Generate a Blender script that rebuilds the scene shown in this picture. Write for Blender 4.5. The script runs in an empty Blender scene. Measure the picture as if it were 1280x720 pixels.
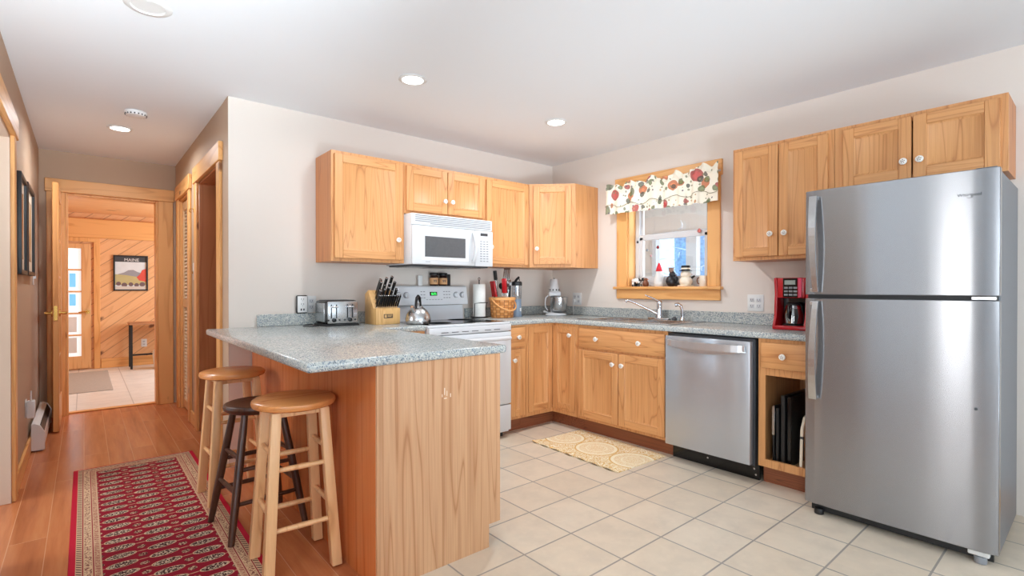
import bpy, bmesh, math, random
from mathutils import Vector, Matrix
random.seed(7)
sc = bpy.context.scene
COL = sc.collection
R = math.radians

# ------------------------------------------------------------------ camera, sky, light, exposure
cam_d = bpy.data.cameras.new('camera'); cam = bpy.data.objects.new('camera', cam_d); COL.objects.link(cam)
cam.location = (-3.7378, -3.7253, 1.1856)
cam.rotation_euler = (math.pi/2 - 0.0048, 0, -0.697)
cam_d.sensor_width = 36.0; cam_d.lens = 36.0*631.16/1280
cam_d.shift_x = (640-633.52)/1280; cam_d.shift_y = (363.16-360)/1280
cam_d.clip_start = 0.05
sc.camera = cam
sc.view_settings.view_transform = 'Standard'; sc.view_settings.look = 'None'
sc.view_settings.gamma = 1.0; sc.view_settings.use_curve_mapping = False
sc.view_settings.exposure = 0.0
world = bpy.data.worlds.new('world'); sc.world = world; world.use_nodes = True
bg = world.node_tree.nodes['Background']; bg.inputs[0].default_value = (0.55, 0.78, 1.0, 1); bg.inputs[1].default_value = 1.9
try:
    sc.cycles.max_bounces = 10; sc.cycles.diffuse_bounces = 6; sc.cycles.transparent_max_bounces = 16
    sc.cycles.sample_clamp_indirect = 6.0; sc.cycles.caustics_reflective = False; sc.cycles.caustics_refractive = False
except Exception: pass

def area(name, loc, rot, sx, sy, power, color=(1, 1, 1), spread=math.pi):
    d = bpy.data.lights.new(name, 'AREA'); d.shape = 'RECTANGLE'; d.size = sx; d.size_y = sy
    d.energy = power; d.color = color; d.spread = spread
    o = bpy.data.objects.new(name, d); COL.objects.link(o); o.location = loc; o.rotation_euler = rot
    return o
# daylight entering through the living-room windows behind the camera, the porch and the entry room
DAY = (0.82, 0.92, 1.0)
area('daylight_rear', (-3.2, -7.95, 1.45), (R(90), 0, 0), 5.4, 2.0, 70, DAY)
area('daylight_left', (-7.45, -2.63, 1.2), (R(90), 0, R(-90)), 0.46, 2.1, 30, (1.0, 0.98, 0.96))
area('daylight_left_far', (-7.45, -6.5, 1.5), (R(90), 0, R(-90)), 2.2, 1.7, 95, (0.88, 0.94, 1.0))
area('daylight_entry', (-1.45, 4.2, 1.5), (R(90), 0, R(90)), 1.8, 1.4, 66, (0.84, 0.93, 1.0))
area('daylight_porch', (1.6, -4.6, 1.5), (R(90), 0, R(0)), 2.0, 1.8, 170, (0.9, 0.95, 1.0))
area('fill_side_room', (-5.9, -0.3, 1.4), (R(90), 0, R(-90)), 0.9, 1.6, 32, (1.0, 0.97, 0.93))  # added light with no seen source, brightens stools and peninsula side
CAN_POWER = 10.0
# added fill lights out of view behind the camera, bounced off the ceiling (built at the end of the script)
FILL_LIGHTS = [((-3.72, -4.3, 0.8), 124, 10, .3, 44, (0.80, 0.92, 1.0), 60, 'added fill light in a black dish behind the viewpoint, turned up to the hallway ceiling'),
            ((-2.2, -6.6, 0.5), 126, -14, .6, 24, (0.82, 0.92, 1.0), 110, 'added wide fill light in a black dish, out of view, turned up to the kitchen ceiling'),
            ((-2.6, -4.6, 0.35), 116, -24, .3, 10, (0.80, 0.91, 1.0), 62, 'added low fill light in a black dish behind the viewpoint, turned up to the far kitchen corner')]

# ------------------------------------------------------------------ mesh helpers
class MB:
    def __init__(s): s.bm = bmesh.new()
    def _add(s, tb, m, mx=None):
        if mx is not None: tb.transform(mx)
        for f in tb.faces: f.material_index = m
        me = bpy.data.meshes.new('tmp'); tb.to_mesh(me); tb.free()
        s.bm.from_mesh(me); bpy.data.meshes.remove(me); return s
    def box(s, x0, x1, y0, y1, z0, z1, b=0.0, m=0, seg=1, mx=None):
        tb = bmesh.new(); bmesh.ops.create_cube(tb, size=1)
        tb.transform(Matrix.Translation(((x0+x1)/2, (y0+y1)/2, (z0+z1)/2)) @ Matrix.Diagonal((abs(x1-x0), abs(y1-y0), abs(z1-z0), 1)))
        if b > 0:
            b = min(b, .49*min(abs(x1-x0), abs(y1-y0), abs(z1-z0)))
            bmesh.ops.bevel(tb, geom=list(tb.edges), offset=b, segments=seg, affect='EDGES', profile=.5, clamp_overlap=True)
        return s._add(tb, m, mx)
    def cyl(s, p0, p1, r0, r1=None, n=16, m=0, b=0.0):
        r1 = r0 if r1 is None else r1
        p0 = Vector(p0); p1 = Vector(p1); d = p1-p0
        tb = bmesh.new(); bmesh.ops.create_cone(tb, cap_ends=True, segments=n, radius1=r0, radius2=r1, depth=d.length)
        if b > 0:
            es = [e for e in tb.edges if abs(e.verts[0].co.z-e.verts[1].co.z) < 1e-6]
            bmesh.ops.bevel(tb, geom=es, offset=b, segments=2, affect='EDGES', profile=.5)
        mx = Matrix.Translation((p0+p1)/2) @ d.to_track_quat('Z', 'Y').to_matrix().to_4x4()
        return s._add(tb, m, mx)
    def lathe(s, prof, c=(0, 0, 0), n=24, m=0, mx=None, sx=1.0, sy=1.0):
        tb = bmesh.new(); rings = []
        for r, z in prof:
            if r < 1e-5: rings.append([tb.verts.new((0, 0, z))])
            else: rings.append([tb.verts.new((r*math.cos(2*math.pi*i/n)*sx, r*math.sin(2*math.pi*i/n)*sy, z)) for i in range(n)])
        for a, b in zip(rings, rings[1:]):
            if len(a) == 1 and len(b) == 1: continue
            for i in range(n):
                j = (i+1) % n
                if len(a) == 1: tb.faces.new((a[0], b[j], b[i]))
                elif len(b) == 1: tb.faces.new((a[i], a[j], b[0]))
                else: tb.faces.new((a[i], a[j], b[j], b[i]))
        if len(rings[0]) > 1: tb.faces.new(list(reversed(rings[0])))
        if len(rings[-1]) > 1: tb.faces.new(rings[-1])
        bmesh.ops.recalc_face_normals(tb, faces=tb.faces)
        t = Matrix.Translation(c)
        return s._add(tb, m, t @ mx if mx is not None else t)
    def tube(s, pts, r, n=10, m=0, closed=False):
        pts = [Vector(p) for p in pts]; N = len(pts); rs = r if isinstance(r, (list, tuple)) else [r]*N
        tb = bmesh.new(); rings = []; up = None
        for i, p in enumerate(pts):
            a = pts[i-1] if (i > 0 or closed) else p
            b = pts[(i+1) % N] if (i < N-1 or closed) else p
            t = (b-a).normalized()
            if up is None:
                up = t.orthogonal().normalized()
            else:
                up = (up - t*up.dot(t)); up = up.normalized() if up.length > 1e-6 else t.orthogonal().normalized()
            v = t.cross(up)
            rings.append([tb.verts.new(p+(up*math.cos(2*math.pi*k/n)+v*math.sin(2*math.pi*k/n))*rs[i]) for k in range(n)])
        for i in range(N if closed else N-1):
            a = rings[i]; b = rings[(i+1) % N]
            for k in range(n): tb.faces.new((a[k], a[(k+1) % n], b[(k+1) % n], b[k]))
        if not closed: tb.faces.new(list(reversed(rings[0]))); tb.faces.new(rings[-1])
        bmesh.ops.recalc_face_normals(tb, faces=tb.faces)
        return s._add(tb, m)
    def prism(s, poly, ax, a, b, m=0, bev=0.0, seg=1):
        # poly: 2D points in the plane perpendicular to ax; (y,z) for x, (x,z) for y, (x,y) for z
        f = {'x': lambda p, t: (t, p[0], p[1]), 'y': lambda p, t: (p[0], t, p[1]), 'z': lambda p, t: (p[0], p[1], t)}[ax]
        tb = bmesh.new()
        A = [tb.verts.new(f(p, a)) for p in poly]; B = [tb.verts.new(f(p, b)) for p in poly]
        n = len(poly); tb.faces.new(A); tb.faces.new(B)
        for i in range(n): tb.faces.new((A[i], A[(i+1) % n], B[(i+1) % n], B[i]))
        bmesh.ops.recalc_face_normals(tb, faces=tb.faces)
        if bev > 0: bmesh.ops.bevel(tb, geom=list(tb.edges), offset=bev, segments=seg, affect='EDGES', profile=.5, clamp_overlap=True)
        return s._add(tb, m)
    def ball(s, c, rx, ry=None, rz=None, m=0, n=16, mx=None):
        ry = rx if ry is None else ry; rz = rx if rz is None else rz
        tb = bmesh.new(); bmesh.ops.create_uvsphere(tb, u_segments=n, v_segments=max(6, n//2+2), radius=1)
        t = Matrix.Translation(c)
        if mx is not None: t = t @ mx
        return s._add(tb, m, t @ Matrix.Diagonal((rx, ry, rz, 1)))
    def slab(s, us, vs, keep, t0, t1, ax, m=0, bev=0.0, seg=2):
        # grid slab: cells (i,j) kept; plane coords (u,v) -> ax 'z': (x,y); 'x': (y,z); 'y': (x,z)
        f = {'x': lambda u, v, t: (t, u, v), 'y': lambda u, v, t: (u, t, v), 'z': lambda u, v, t: (u, v, t)}[ax]
        tb = bmesh.new(); V = {}
        def vert(i, j, k):
            if (i, j, k) not in V: V[(i, j, k)] = tb.verts.new(f(us[i], vs[j], (t0, t1)[k]))
            return V[(i, j, k)]
        nu, nv = len(us)-1, len(vs)-1
        ok = {(i, j) for i in range(nu) for j in range(nv) if keep((us[i]+us[i+1])/2, (vs[j]+vs[j+1])/2)}
        for i, j in ok:
            for k in (0, 1): tb.faces.new((vert(i, j, k), vert(i+1, j, k), vert(i+1, j+1, k), vert(i, j+1, k)))
            for di, dj, a, b in ((-1, 0, (i, j), (i, j+1)), (1, 0, (i+1, j), (i+1, j+1)), (0, -1, (i, j), (i+1, j)), (0, 1, (i, j+1), (i+1, j+1))):
                if (i+di, j+dj) not in ok: tb.faces.new((vert(*a, 0), vert(*b, 0), vert(*b, 1), vert(*a, 1)))
        bmesh.ops.recalc_face_normals(tb, faces=tb.faces)
        if bev > 0:
            bmesh.ops.dissolve_limit(tb, angle_limit=.01, verts=tb.verts, edges=tb.edges)
            es = [e for e in tb.edges if len(e.link_faces) == 2 and e.calc_face_angle(0) > .5]
            bmesh.ops.bevel(tb, geom=es, offset=bev, segments=seg, affect='EDGES', profile=.5, clamp_overlap=True)
        return s._add(tb, m)
    def build(s, name, mats, parent=None, mx=None):
        if mx is not None: s.bm.transform(mx)
        for f in s.bm.faces: f.smooth = True
        for e in s.bm.edges:
            if len(e.link_faces) == 2 and e.calc_face_angle(0) > R(38): e.smooth = False
        me = bpy.data.meshes.new(name); s.bm.to_mesh(me); s.bm.free()
        if not isinstance(mats, (list, tuple)): mats = [mats]
        for mt in mats: me.materials.append(mt)
        o = bpy.data.objects.new(name, me); COL.objects.link(o)
        if parent is not None: o.parent = parent
        return o

def tag(o, label, cat, group=None, kind=None):
    o['label'] = label; o['category'] = cat
    if group: o['group'] = group
    if kind: o['kind'] = kind
    return o
def thing(name, label, cat, loc=(0, 0, 0), rz=0.0, group=None):
    o = bpy.data.objects.new(name, None); COL.objects.link(o); o.empty_display_size = .1
    o.location = loc; o.rotation_euler = (0, 0, rz)
    return tag(o, label, cat, group)
def solo(name, mb, mats, label, cat, loc=(0, 0, 0), rz=0.0, group=None, kind=None):
    o = mb.build(name, mats); o.location = loc; o.rotation_euler = (0, 0, rz)
    return tag(o, label, cat, group, kind)
def struct(name, mb, mats, parent=None):
    o = mb.build(name, mats, parent)
    if parent is None: o['kind'] = 'structure'
    return o
def copy_thing(o, parent=None):
    c = o.copy(); COL.objects.link(c); c.parent = parent
    for ch in o.children: copy_thing(ch, c)
    return c
def text_mesh(name, body, size, mats, parent, mx, extrude=.0006, align='CENTER'):
    cu = bpy.data.curves.new('t', 'FONT'); cu.body = body; cu.size = size; cu.extrude = extrude; cu.align_x = align; cu.align_y = 'CENTER'
    t = bpy.data.objects.new('t', cu); COL.objects.link(t)
    dg = bpy.context.evaluated_depsgraph_get(); dg.update()
    me = bpy.data.meshes.new_from_object(t.evaluated_get(dg)); bpy.data.objects.remove(t); bpy.data.curves.remove(cu)
    me.transform(mx); me.name = name; me.materials.clear(); me.materials.append(mats)
    o = bpy.data.objects.new(name, me); COL.objects.link(o); o.parent = parent
    return o

# ------------------------------------------------------------------ materials
def lin(c): return tuple(((v/255)/12.92 if v/255 <= .04045 else ((v/255+.055)/1.055)**2.4) for v in c)
def C4(c): return (*lin(c), 1)
class NT:
    def __init__(s, name):
        s.mat = bpy.data.materials.new(name); s.mat.use_nodes = True; s.t = s.mat.node_tree
        s.p = s.t.nodes['Principled BSDF']; s.out = s.t.nodes['Material Output']
    def n(s, typ, **kw):
        nd = s.t.nodes.new(typ)
        for k, v in kw.items():
            if k.startswith('i_'):
                key = k[2:]; key = int(key) if key.isdigit() else key.replace('_', ' ')
                s.set(nd.inputs[key], v)
            else: setattr(nd, k, v)
        return nd
    def set(s, inp, v):
        if isinstance(v, bpy.types.NodeSocket): s.t.links.new(v, inp)
        else: inp.default_value = v
    def m(s, op, a, b=0.0, c=0.0):
        nd = s.t.nodes.new('ShaderNodeMath'); nd.operation = op
        s.set(nd.inputs[0], a); s.set(nd.inputs[1], b); s.set(nd.inputs[2], c); return nd.outputs[0]
    def mix(s, f, a, b, blend='MIX'):
        nd = s.t.nodes.new('ShaderNodeMix'); nd.data_type = 'RGBA'; nd.blend_type = blend
        s.set(nd.inputs[0], f); s.set(nd.inputs[6], a); s.set(nd.inputs[7], b); return nd.outputs[2]
    def coord(s, scale=(1, 1, 1), rnd=True, rot=(0, 0, 0)):
        tc = s.n('ShaderNodeTexCoord'); v = tc.outputs['Object']
        if rnd:
            oi = s.n('ShaderNodeObjectInfo')
            ad = s.n('ShaderNodeVectorMath', operation='MULTIPLY_ADD'); s.set(ad.inputs[0], oi.outputs['Random'])
            ad.inputs[1].default_value = (17.3, 9.1, 5.7); s.set(ad.inputs[2], v); v = ad.outputs[0]
        mp = s.n('ShaderNodeMapping'); s.set(mp.inputs['Vector'], v); mp.inputs['Scale'].default_value = scale; mp.inputs['Rotation'].default_value = rot
        return mp.outputs[0]
    def noise(s, vec, scale, detail=2.0, rough=.5, dist=0.0):
        nd = s.n('ShaderNodeTexNoise'); s.set(nd.inputs['Vector'], vec); nd.inputs['Scale'].default_value = scale
        nd.inputs['Detail'].default_value = detail; nd.inputs['Roughness'].default_value = rough; nd.inputs['Distortion'].default_value = dist
        return nd.outputs[0]
    def ramp(s, f, stops, interp='LINEAR'):
        nd = s.n('ShaderNodeValToRGB'); s.set(nd.inputs[0], f); cr = nd.color_ramp; cr.interpolation = interp
        while len(cr.elements) < len(stops): cr.elements.new(.5)
        for e, (p, c) in zip(cr.elements, stops): e.position = p; e.color = c if len(c) == 4 else C4(c)
        return nd.outputs[0]
    def bump(s, h, strength=.2, dist=.002):
        nd = s.n('ShaderNodeBump'); nd.inputs['Strength'].default_value = strength; nd.inputs['Distance'].default_value = dist
        s.set(nd.inputs['Height'], h); s.set(s.p.inputs['Normal'], nd.outputs[0])
    def fin(s, color=None, rough=.5, metal=0.0, spec=.5, coat=0.0):
        if color is not None: s.set(s.p.inputs['Base Color'], color)
        s.set(s.p.inputs['Roughness'], rough); s.set(s.p.inputs['Metallic'], metal)
        s.p.inputs['Specular IOR Level'].default_value = spec; s.p.inputs['Coat Weight'].default_value = coat
        return s.mat

def plain(name, c, rough=.45, metal=0.0, var=.04, scale=12, spec=.5, bump=0.0, coat=0.0):
    t = NT(name); v = t.coord(); n = t.noise(v, scale, 3)
    a = tuple(x*(1-var) for x in lin(c))+(1,); b = tuple(min(1, x*(1+var)) for x in lin(c))+(1,)
    col = t.ramp(n, [(.3, a), (.7, b)])
    if bump: t.bump(t.noise(v, scale*14, 2), bump, .001)
    return t.fin(col, rough, metal, spec, coat)
def glow(name, c, strength):
    t = NT(name); t.p.inputs['Emission Color'].default_value = C4(c); t.p.inputs['Emission Strength'].default_value = strength
    return t.fin(C4(c), .4)
def wood(name, light, mid, dark, axis='z', rings=9.0, scale=8.0, rough=.42, pore=.3, stretch=.05, spec=.45, streak=.3):
    t = NT(name)
    sq = {'x': (stretch, 1, 1), 'y': (1, stretch, 1), 'z': (1, 1, stretch)}[axis]
    fq = {'x': (.02, 1, 1), 'y': (1, .02, 1), 'z': (1, 1, .02)}[axis]
    v = t.coord(sq); n = t.noise(v, scale, 2.0, .45, .3)
    r = t.m('FRACT', t.m('MULTIPLY', n, rings))
    r = t.m('ABSOLUTE', t.m('SUBTRACT', t.m('MULTIPLY', r, 2.0), 1.0))
    base = t.ramp(r, [(0.0, dark), (.12, mid), (.3, light), (1.0, light)])
    f = t.noise(t.coord(fq), 150, 2, .6)
    fine = t.ramp(f, [(.35, (0, 0, 0, 1)), (.62, (1, 1, 1, 1))])
    col = t.mix(t.m('MULTIPLY', t.m('SUBTRACT', 1.0, fine), pore), base, C4(dark))
    st = t.noise(t.coord(fq), 46, 2, .55)
    col = t.mix(t.m('MULTIPLY', t.ramp(st, [(.5, (0, 0, 0, 1)), (.68, (1, 1, 1, 1))]), streak), col, C4(dark))
    big = t.noise(t.coord((.6, .6, .6)), 2.0, 1)
    col = t.mix(t.m('MULTIPLY', big, .3), col, C4(mid))
    t.bump(fine, .08, .0006)
    return t.fin(col, rough, 0, spec)
OAK = ((217, 158, 102), (207, 147, 92), (178, 116, 70))
oak_v = wood('oak_vertical', *OAK, 'z', rings=13, scale=6.5, stretch=.06); oak_hx = wood('oak_along', *OAK, 'x', rings=13, scale=6.5, stretch=.06)
oak_box = wood('oak_cabinet_side', (200, 134, 84), (190, 122, 74), (158, 94, 54), 'z', rings=10, scale=6, stretch=.06)
OAKB = ((210, 164, 124), (204, 154, 112), (168, 114, 74))
oak_panel = wood('oak_veneer_panel', *OAKB, 'z', rings=20, scale=5.0, stretch=.045, streak=.6)
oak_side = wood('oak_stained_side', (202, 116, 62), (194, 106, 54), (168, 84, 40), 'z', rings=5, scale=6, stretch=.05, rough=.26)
toe_wood = wood('toe_board', (150, 88, 56), (134, 76, 48), (96, 50, 32), 'x', rings=12)
def pine(name, axis, tone=(232, 174, 108)):
    t = NT(name); sq = {'x': (.08, 1, 1), 'y': (1, .08, 1), 'z': (1, 1, .08)}[axis]
    v = t.coord(sq); n = t.noise(v, 7, 2, .5, .2); r = t.m('FRACT', t.m('MULTIPLY', n, 6.0))
    l = tone; d = tuple(int(x*k) for x, k in zip(tone, (.93, .88, .82)))
    col = t.ramp(r, [(0, d), (.3, l), (.9, l), (1, d)])
    kq = {'x': (.45, 1, 1), 'y': (1, .45, 1), 'z': (1, 1, .45)}[axis]
    vo = t.n('ShaderNodeTexVoronoi'); t.set(vo.inputs['Vector'], t.coord(kq)); vo.inputs['Scale'].default_value = 5.0
    k = t.m('LESS_THAN', vo.outputs['Distance'], .1)
    k = t.ramp(vo.outputs['Distance'], [(.07, (1, 1, 1, 1)), (.11, (0, 0, 0, 1))])
    col = t.mix(t.m('MULTIPLY', k, .85), col, C4((112, 62, 34)))
    return t.fin(col, .42)
pine_x = pine('pine_along_x', 'x'); pine_y = pine('pine_along_y', 'y'); pine_z = pine('pine_upright', 'z')
def pine_boards(name, rot, width=.13):
    t = NT(name); tc = t.n('ShaderNodeTexCoord'); mp = t.n('ShaderNodeMapping'); t.set(mp.inputs[0], tc.outputs['Object'])
    mp.inputs['Rotation'].default_value = rot
    sp = t.n('ShaderNodeSeparateXYZ'); t.set(sp.inputs[0], mp.outputs[0])
    u = t.m('DIVIDE', sp.outputs[2], width); fu = t.m('FRACT', u); cell = t.m('FLOOR', u)
    wn = t.n('ShaderNodeTexWhiteNoise', noise_dimensions='1D'); t.set(wn.inputs['W'], cell)
    m2 = t.n('ShaderNodeMapping'); t.set(m2.inputs[0], mp.outputs[0]); m2.inputs['Scale'].default_value = (.1, 1, 1)
    cb = t.n('ShaderNodeCombineXYZ'); t.set(cb.inputs[0], t.m('MULTIPLY', wn.outputs[0], 9.0))
    va = t.n('ShaderNodeVectorMath', operation='ADD'); t.set(va.inputs[0], m2.outputs[0]); t.set(va.inputs[1], cb.outputs[0])
    n = t.noise(va.outputs[0], 8, 2, .5, .2); r = t.m('FRACT', t.m('MULTIPLY', n, 6.0))
    col = t.ramp(r, [(0, (222, 168, 116)), (.3, (232, 180, 128)), (.9, (234, 184, 132)), (1, (224, 170, 118))])
    col = t.mix(t.m('MULTIPLY', wn.outputs[0], .35), col, C4((208, 150, 102)))
    m3 = t.n('ShaderNodeMapping'); t.set(m3.inputs[0], mp.outputs[0]); m3.inputs['Scale'].default_value = (.5, 1, 1)
    vo = t.n('ShaderNodeTexVoronoi'); t.set(vo.inputs['Vector'], m3.outputs[0]); vo.inputs['Scale'].default_value = 3.6
    k = t.ramp(vo.outputs['Distance'], [(.09, (1, 1, 1, 1)), (.14, (0, 0, 0, 1))])
    col = t.mix(t.m('MULTIPLY', k, .85), col, C4((96, 52, 30)))
    gl = t.m('LESS_THAN', fu, .07)
    col = t.mix(t.m('MULTIPLY', gl, .55), col, C4((120, 74, 44)))
    t.bump(t.m('SUBTRACT', 1.0, gl), .5, .004)
    return t.fin(col, .4)
boards_diag = pine_boards('pine_boards_diagonal', (0, R(38), 0)); boards_flat = pine_boards('pine_boards_level', (0, 0, 0), .2)

def paint(name, c, rough=.6):
    t = NT(name); v = t.coord(rnd=False); n = t.noise(v, 1.2, 2)
    col = t.ramp(n, [(.3, tuple(x*.985 for x in lin(c))+(1,)), (.7, C4(c))])
    t.bump(t.noise(v, 260, 2), .04, .0006)
    return t.fin(col, rough, 0, .3)
wall_paint = paint('wall_paint_beige', (226, 215, 205)); hall_paint = paint('hall_paint_tan', (190, 164, 140))
ceil_paint = paint('ceiling_paint_white', (234, 237, 240), .8); room_paint = paint('room_paint', (216, 216, 216)); bounce_floor = plain('pale_bounce_floor', (206, 206, 204), .95, 0, .05, 60, bump=.4)
white_wall = paint('porch_white', (226, 228, 230))

def tile_mat(name, w, h, ox, oy, c1, c2, grout, mort=.012):
    t = NT(name); tc = t.n('ShaderNodeTexCoord'); mp = t.n('ShaderNodeMapping'); t.set(mp.inputs[0], tc.outputs['Object'])
    mp.inputs['Location'].default_value = (ox, oy, 0)
    br = t.n('ShaderNodeTexBrick'); t.set(br.inputs['Vector'], mp.outputs[0]); br.offset = 0; br.squash = 1
    br.inputs['Scale'].default_value = 1; br.inputs['Brick Width'].default_value = w; br.inputs['Row Height'].default_value = h
    br.inputs['Mortar Size'].default_value = mort*.36; br.inputs['Mortar Smooth'].default_value = .2; br.inputs['Bias'].default_value = 0
    br.inputs['Color1'].default_value = C4(c1); br.inputs['Color2'].default_value = C4(c2); br.inputs['Mortar'].default_value = C4(grout)
    n = t.noise(tc.outputs['Object'], 6, 5, .6); n2 = t.noise(tc.outputs['Object'], 22, 4, .6)
    col = t.mix(t.m('MULTIPLY', t.ramp(n, [(.42, (0, 0, 0, 1)), (.66, (1, 1, 1, 1))]), .55), br.outputs['Color'], C4(tuple(int(x*.9) for x in c1)))
    col = t.mix(t.m('MULTIPLY', t.ramp(n2, [(.5, (0, 0, 0, 1)), (.7, (1, 1, 1, 1))]), .18), col, C4(tuple(min(255, int(x*1.06)) for x in c1)))
    col = t.mix(br.outputs['Fac'], col, C4(grout))
    t.bump(t.m('SUBTRACT', 1.0, br.outputs['Fac']), .4, .003)
    return t.fin(col, t.m('ADD', t.m('MULTIPLY', n2, .12), .3), 0, .4)
tile_kitchen = tile_mat('floor_tile_beige', .3035, .2985, 1.33+.3035*20, 2.058+.2985*20, (227, 212, 191), (218, 201, 178), (158, 150, 140))
tile_entry = tile_mat('floor_tile_entry', .45, .45, 10.1, 10.0, (232, 229, 222), (226, 222, 214), (184, 180, 174))
def plank_mat():
    t = NT('floor_planks'); tc = t.n('ShaderNodeTexCoord'); mp = t.n('ShaderNodeMapping'); t.set(mp.inputs[0], tc.outputs['Object'])
    mp.inputs['Rotation'].default_value = (0, 0, R(90)); mp.inputs['Location'].default_value = (20, 3.742+.134*60, 0)
    br = t.n('ShaderNodeTexBrick'); t.set(br.inputs['Vector'], mp.outputs[0]); br.offset = .37; br.squash = 1
    for k, v in (('Scale', 1), ('Brick Width', 1.4), ('Row Height', .134), ('Mortar Size', .0016), ('Mortar Smooth', .1), ('Bias', 0)): br.inputs[k].default_value = v
    br.inputs['Color1'].default_value = (0, 0, 0, 1); br.inputs['Color2'].default_value = (1, 1, 1, 1); br.inputs['Mortar'].default_value = (.5, .5, .5, 1)
    m2 = t.n('ShaderNodeMapping'); t.set(m2.inputs[0], tc.outputs['Object']); m2.inputs['Scale'].default_value = (1, .07, 1)
    va = t.n('ShaderNodeVectorMath', operation='ADD'); t.set(va.inputs[0], m2.outputs[0]); t.set(va.inputs[1], br.outputs['Color'])
    n = t.noise(va.outputs[0], 16, 4, .6); r = t.m('FRACT', t.m('MULTIPLY', n, 3.0))
    g = t.ramp(n, [(.25, (162, 92, 54)), (.5, (196, 120, 74)), (.75, (214, 142, 92))])
    col = t.mix(t.m('MULTIPLY', br.outputs['Color'], .55), g, C4((160, 90, 54)))
    col = t.mix(t.m('MULTIPLY', br.outputs['Fac'], .6), col, C4((222, 168, 128)))  # pale seam colour paints the glint of light on plank bevels
    t.bump(t.m('SUBTRACT', 1.0, br.outputs['Fac']), .3, .002)
    return t.fin(col, t.m('ADD', t.m('MULTIPLY', n, .15), .16), 0, .45)
floor_planks = plank_mat()
def speckle():
    t = NT('speckled_countertop'); v = t.coord(rnd=False)
    def cells(scale):
        vo = t.n('ShaderNodeTexVoronoi'); t.set(vo.inputs['Vector'], v); vo.inputs['Scale'].default_value = scale
        sc_ = t.n('ShaderNodeSeparateColor'); t.set(sc_.inputs[0], vo.outputs['Color']); return sc_.outputs[0]
    col = t.ramp(cells(190), [(0, (132, 142, 150)), (.13, (164, 170, 170)), (.36, (178, 182, 177)), (.62, (188, 190, 184)), (.88, (212, 210, 202))], 'CONSTANT')
    col = t.mix(t.m('LESS_THAN', cells(330), .09), col, C4((92, 100, 108)))
    return t.fin(col, .2, 0, .5)
counter_mat = speckle()
def brushed(name, c=(152, 152, 154), rough=.22, axis='h', aniso=.9, metal=.78):
    t = NT(name); v = t.coord((1, 1, 160) if axis == 'h' else (160, 160, 1), rnd=False); n = t.noise(v, 3, 3, .6)
    col = t.ramp(n, [(.3, tuple(x*.985 for x in lin(c))+(1,)), (.7, C4(c))])
    tg = t.n('ShaderNodeTangent', direction_type='RADIAL', axis='Z'); t.set(t.p.inputs['Tangent'], tg.outputs[0])
    t.p.inputs['Anisotropic'].default_value = aniso; t.p.inputs['Anisotropic Rotation'].default_value = 0.25
    return t.fin(col, rough, metal)
steel = brushed('brushed_stainless'); steel_dw = brushed('brushed_stainless_dishwasher', (188, 192, 198), .24, metal=.6); steel_plain = plain('satin_steel', (190, 190, 190), .26, 1.0, .05, 30)
chrome = plain('chrome', (215, 215, 218), .1, 1.0, .03, 20); brass = plain('brass', (214, 168, 90), .25, 1.0, .06, 20)
white_gloss = plain('white_enamel', (212, 213, 215), .22, 0, .015, 8); white_matte = plain('white_plastic', (226, 226, 224), .45, 0, .02, 10)
grey_white = plain('range_white', (222, 223, 226), .28, 0, .015, 8)
black_gloss = plain('black_gloss', (16, 16, 18), .12, 0, .1, 10); black_matte = plain('black_plastic', (24, 24, 25), .45, 0, .15, 10)
dark_window = plain('dark_oven_glass', (92, 93, 95), .15, 0, .05, 60)
fridge_side = plain('fridge_side_grey', (104, 107, 112), .42, 0, .03, 40, bump=.05)
dark_grey = plain('dark_grey', (60, 61, 64), .5, 0, .1, 10); light_key = plain('key_grey', (136, 138, 142), .5, 0, .03, 10)
porcelain = plain('knob_porcelain', (240, 236, 228), .18, 0, .02, 20); knob_print = plain('knob_flower_print', (120, 92, 78), .35, 0, .2, 60)
red_gloss = plain('red_plastic', (178, 24, 32), .25, 0, .08, 12); red_cloth = plain('red_felt', (206, 34, 48), .7, 0, .1, 60, bump=.3)
cream = plain('cream_ceramic', (238, 228, 208), .3, 0, .04, 20); brown = plain('brown_glaze', (120, 70, 44), .4, 0, .2, 30)
orange = plain('orange_paint', (206, 104, 50), .4, 0, .1, 30); green_lcd = glow('green_digits', (70, 240, 110), 2.0)
lcd = plain('lcd_panel', (150, 158, 150), .3, 0, .05, 20)
light_wood = wood('stool_blond_wood', (234, 186, 134), (226, 174, 120), (200, 144, 94), 'z', rings=4, scale=10, stretch=.08, rough=.3, pore=.2)
seat_wood = wood('stool_seat_wood', (222, 150, 88), (212, 136, 74), (186, 112, 58), 'x', rings=4, scale=9, stretch=.1, rough=.25, pore=.2)
dark_wood = wood('stool_dark_wood', (84, 50, 34), (70, 40, 27), (44, 25, 18), 'z', rings=4, scale=10, stretch=.1, rough=.3, pore=.3)
block_wood = wood('knife_block_wood', (222, 178, 118), (210, 162, 100), (190, 140, 84), 'z', rings=5, scale=12, stretch=.15)
wicker = None
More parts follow.
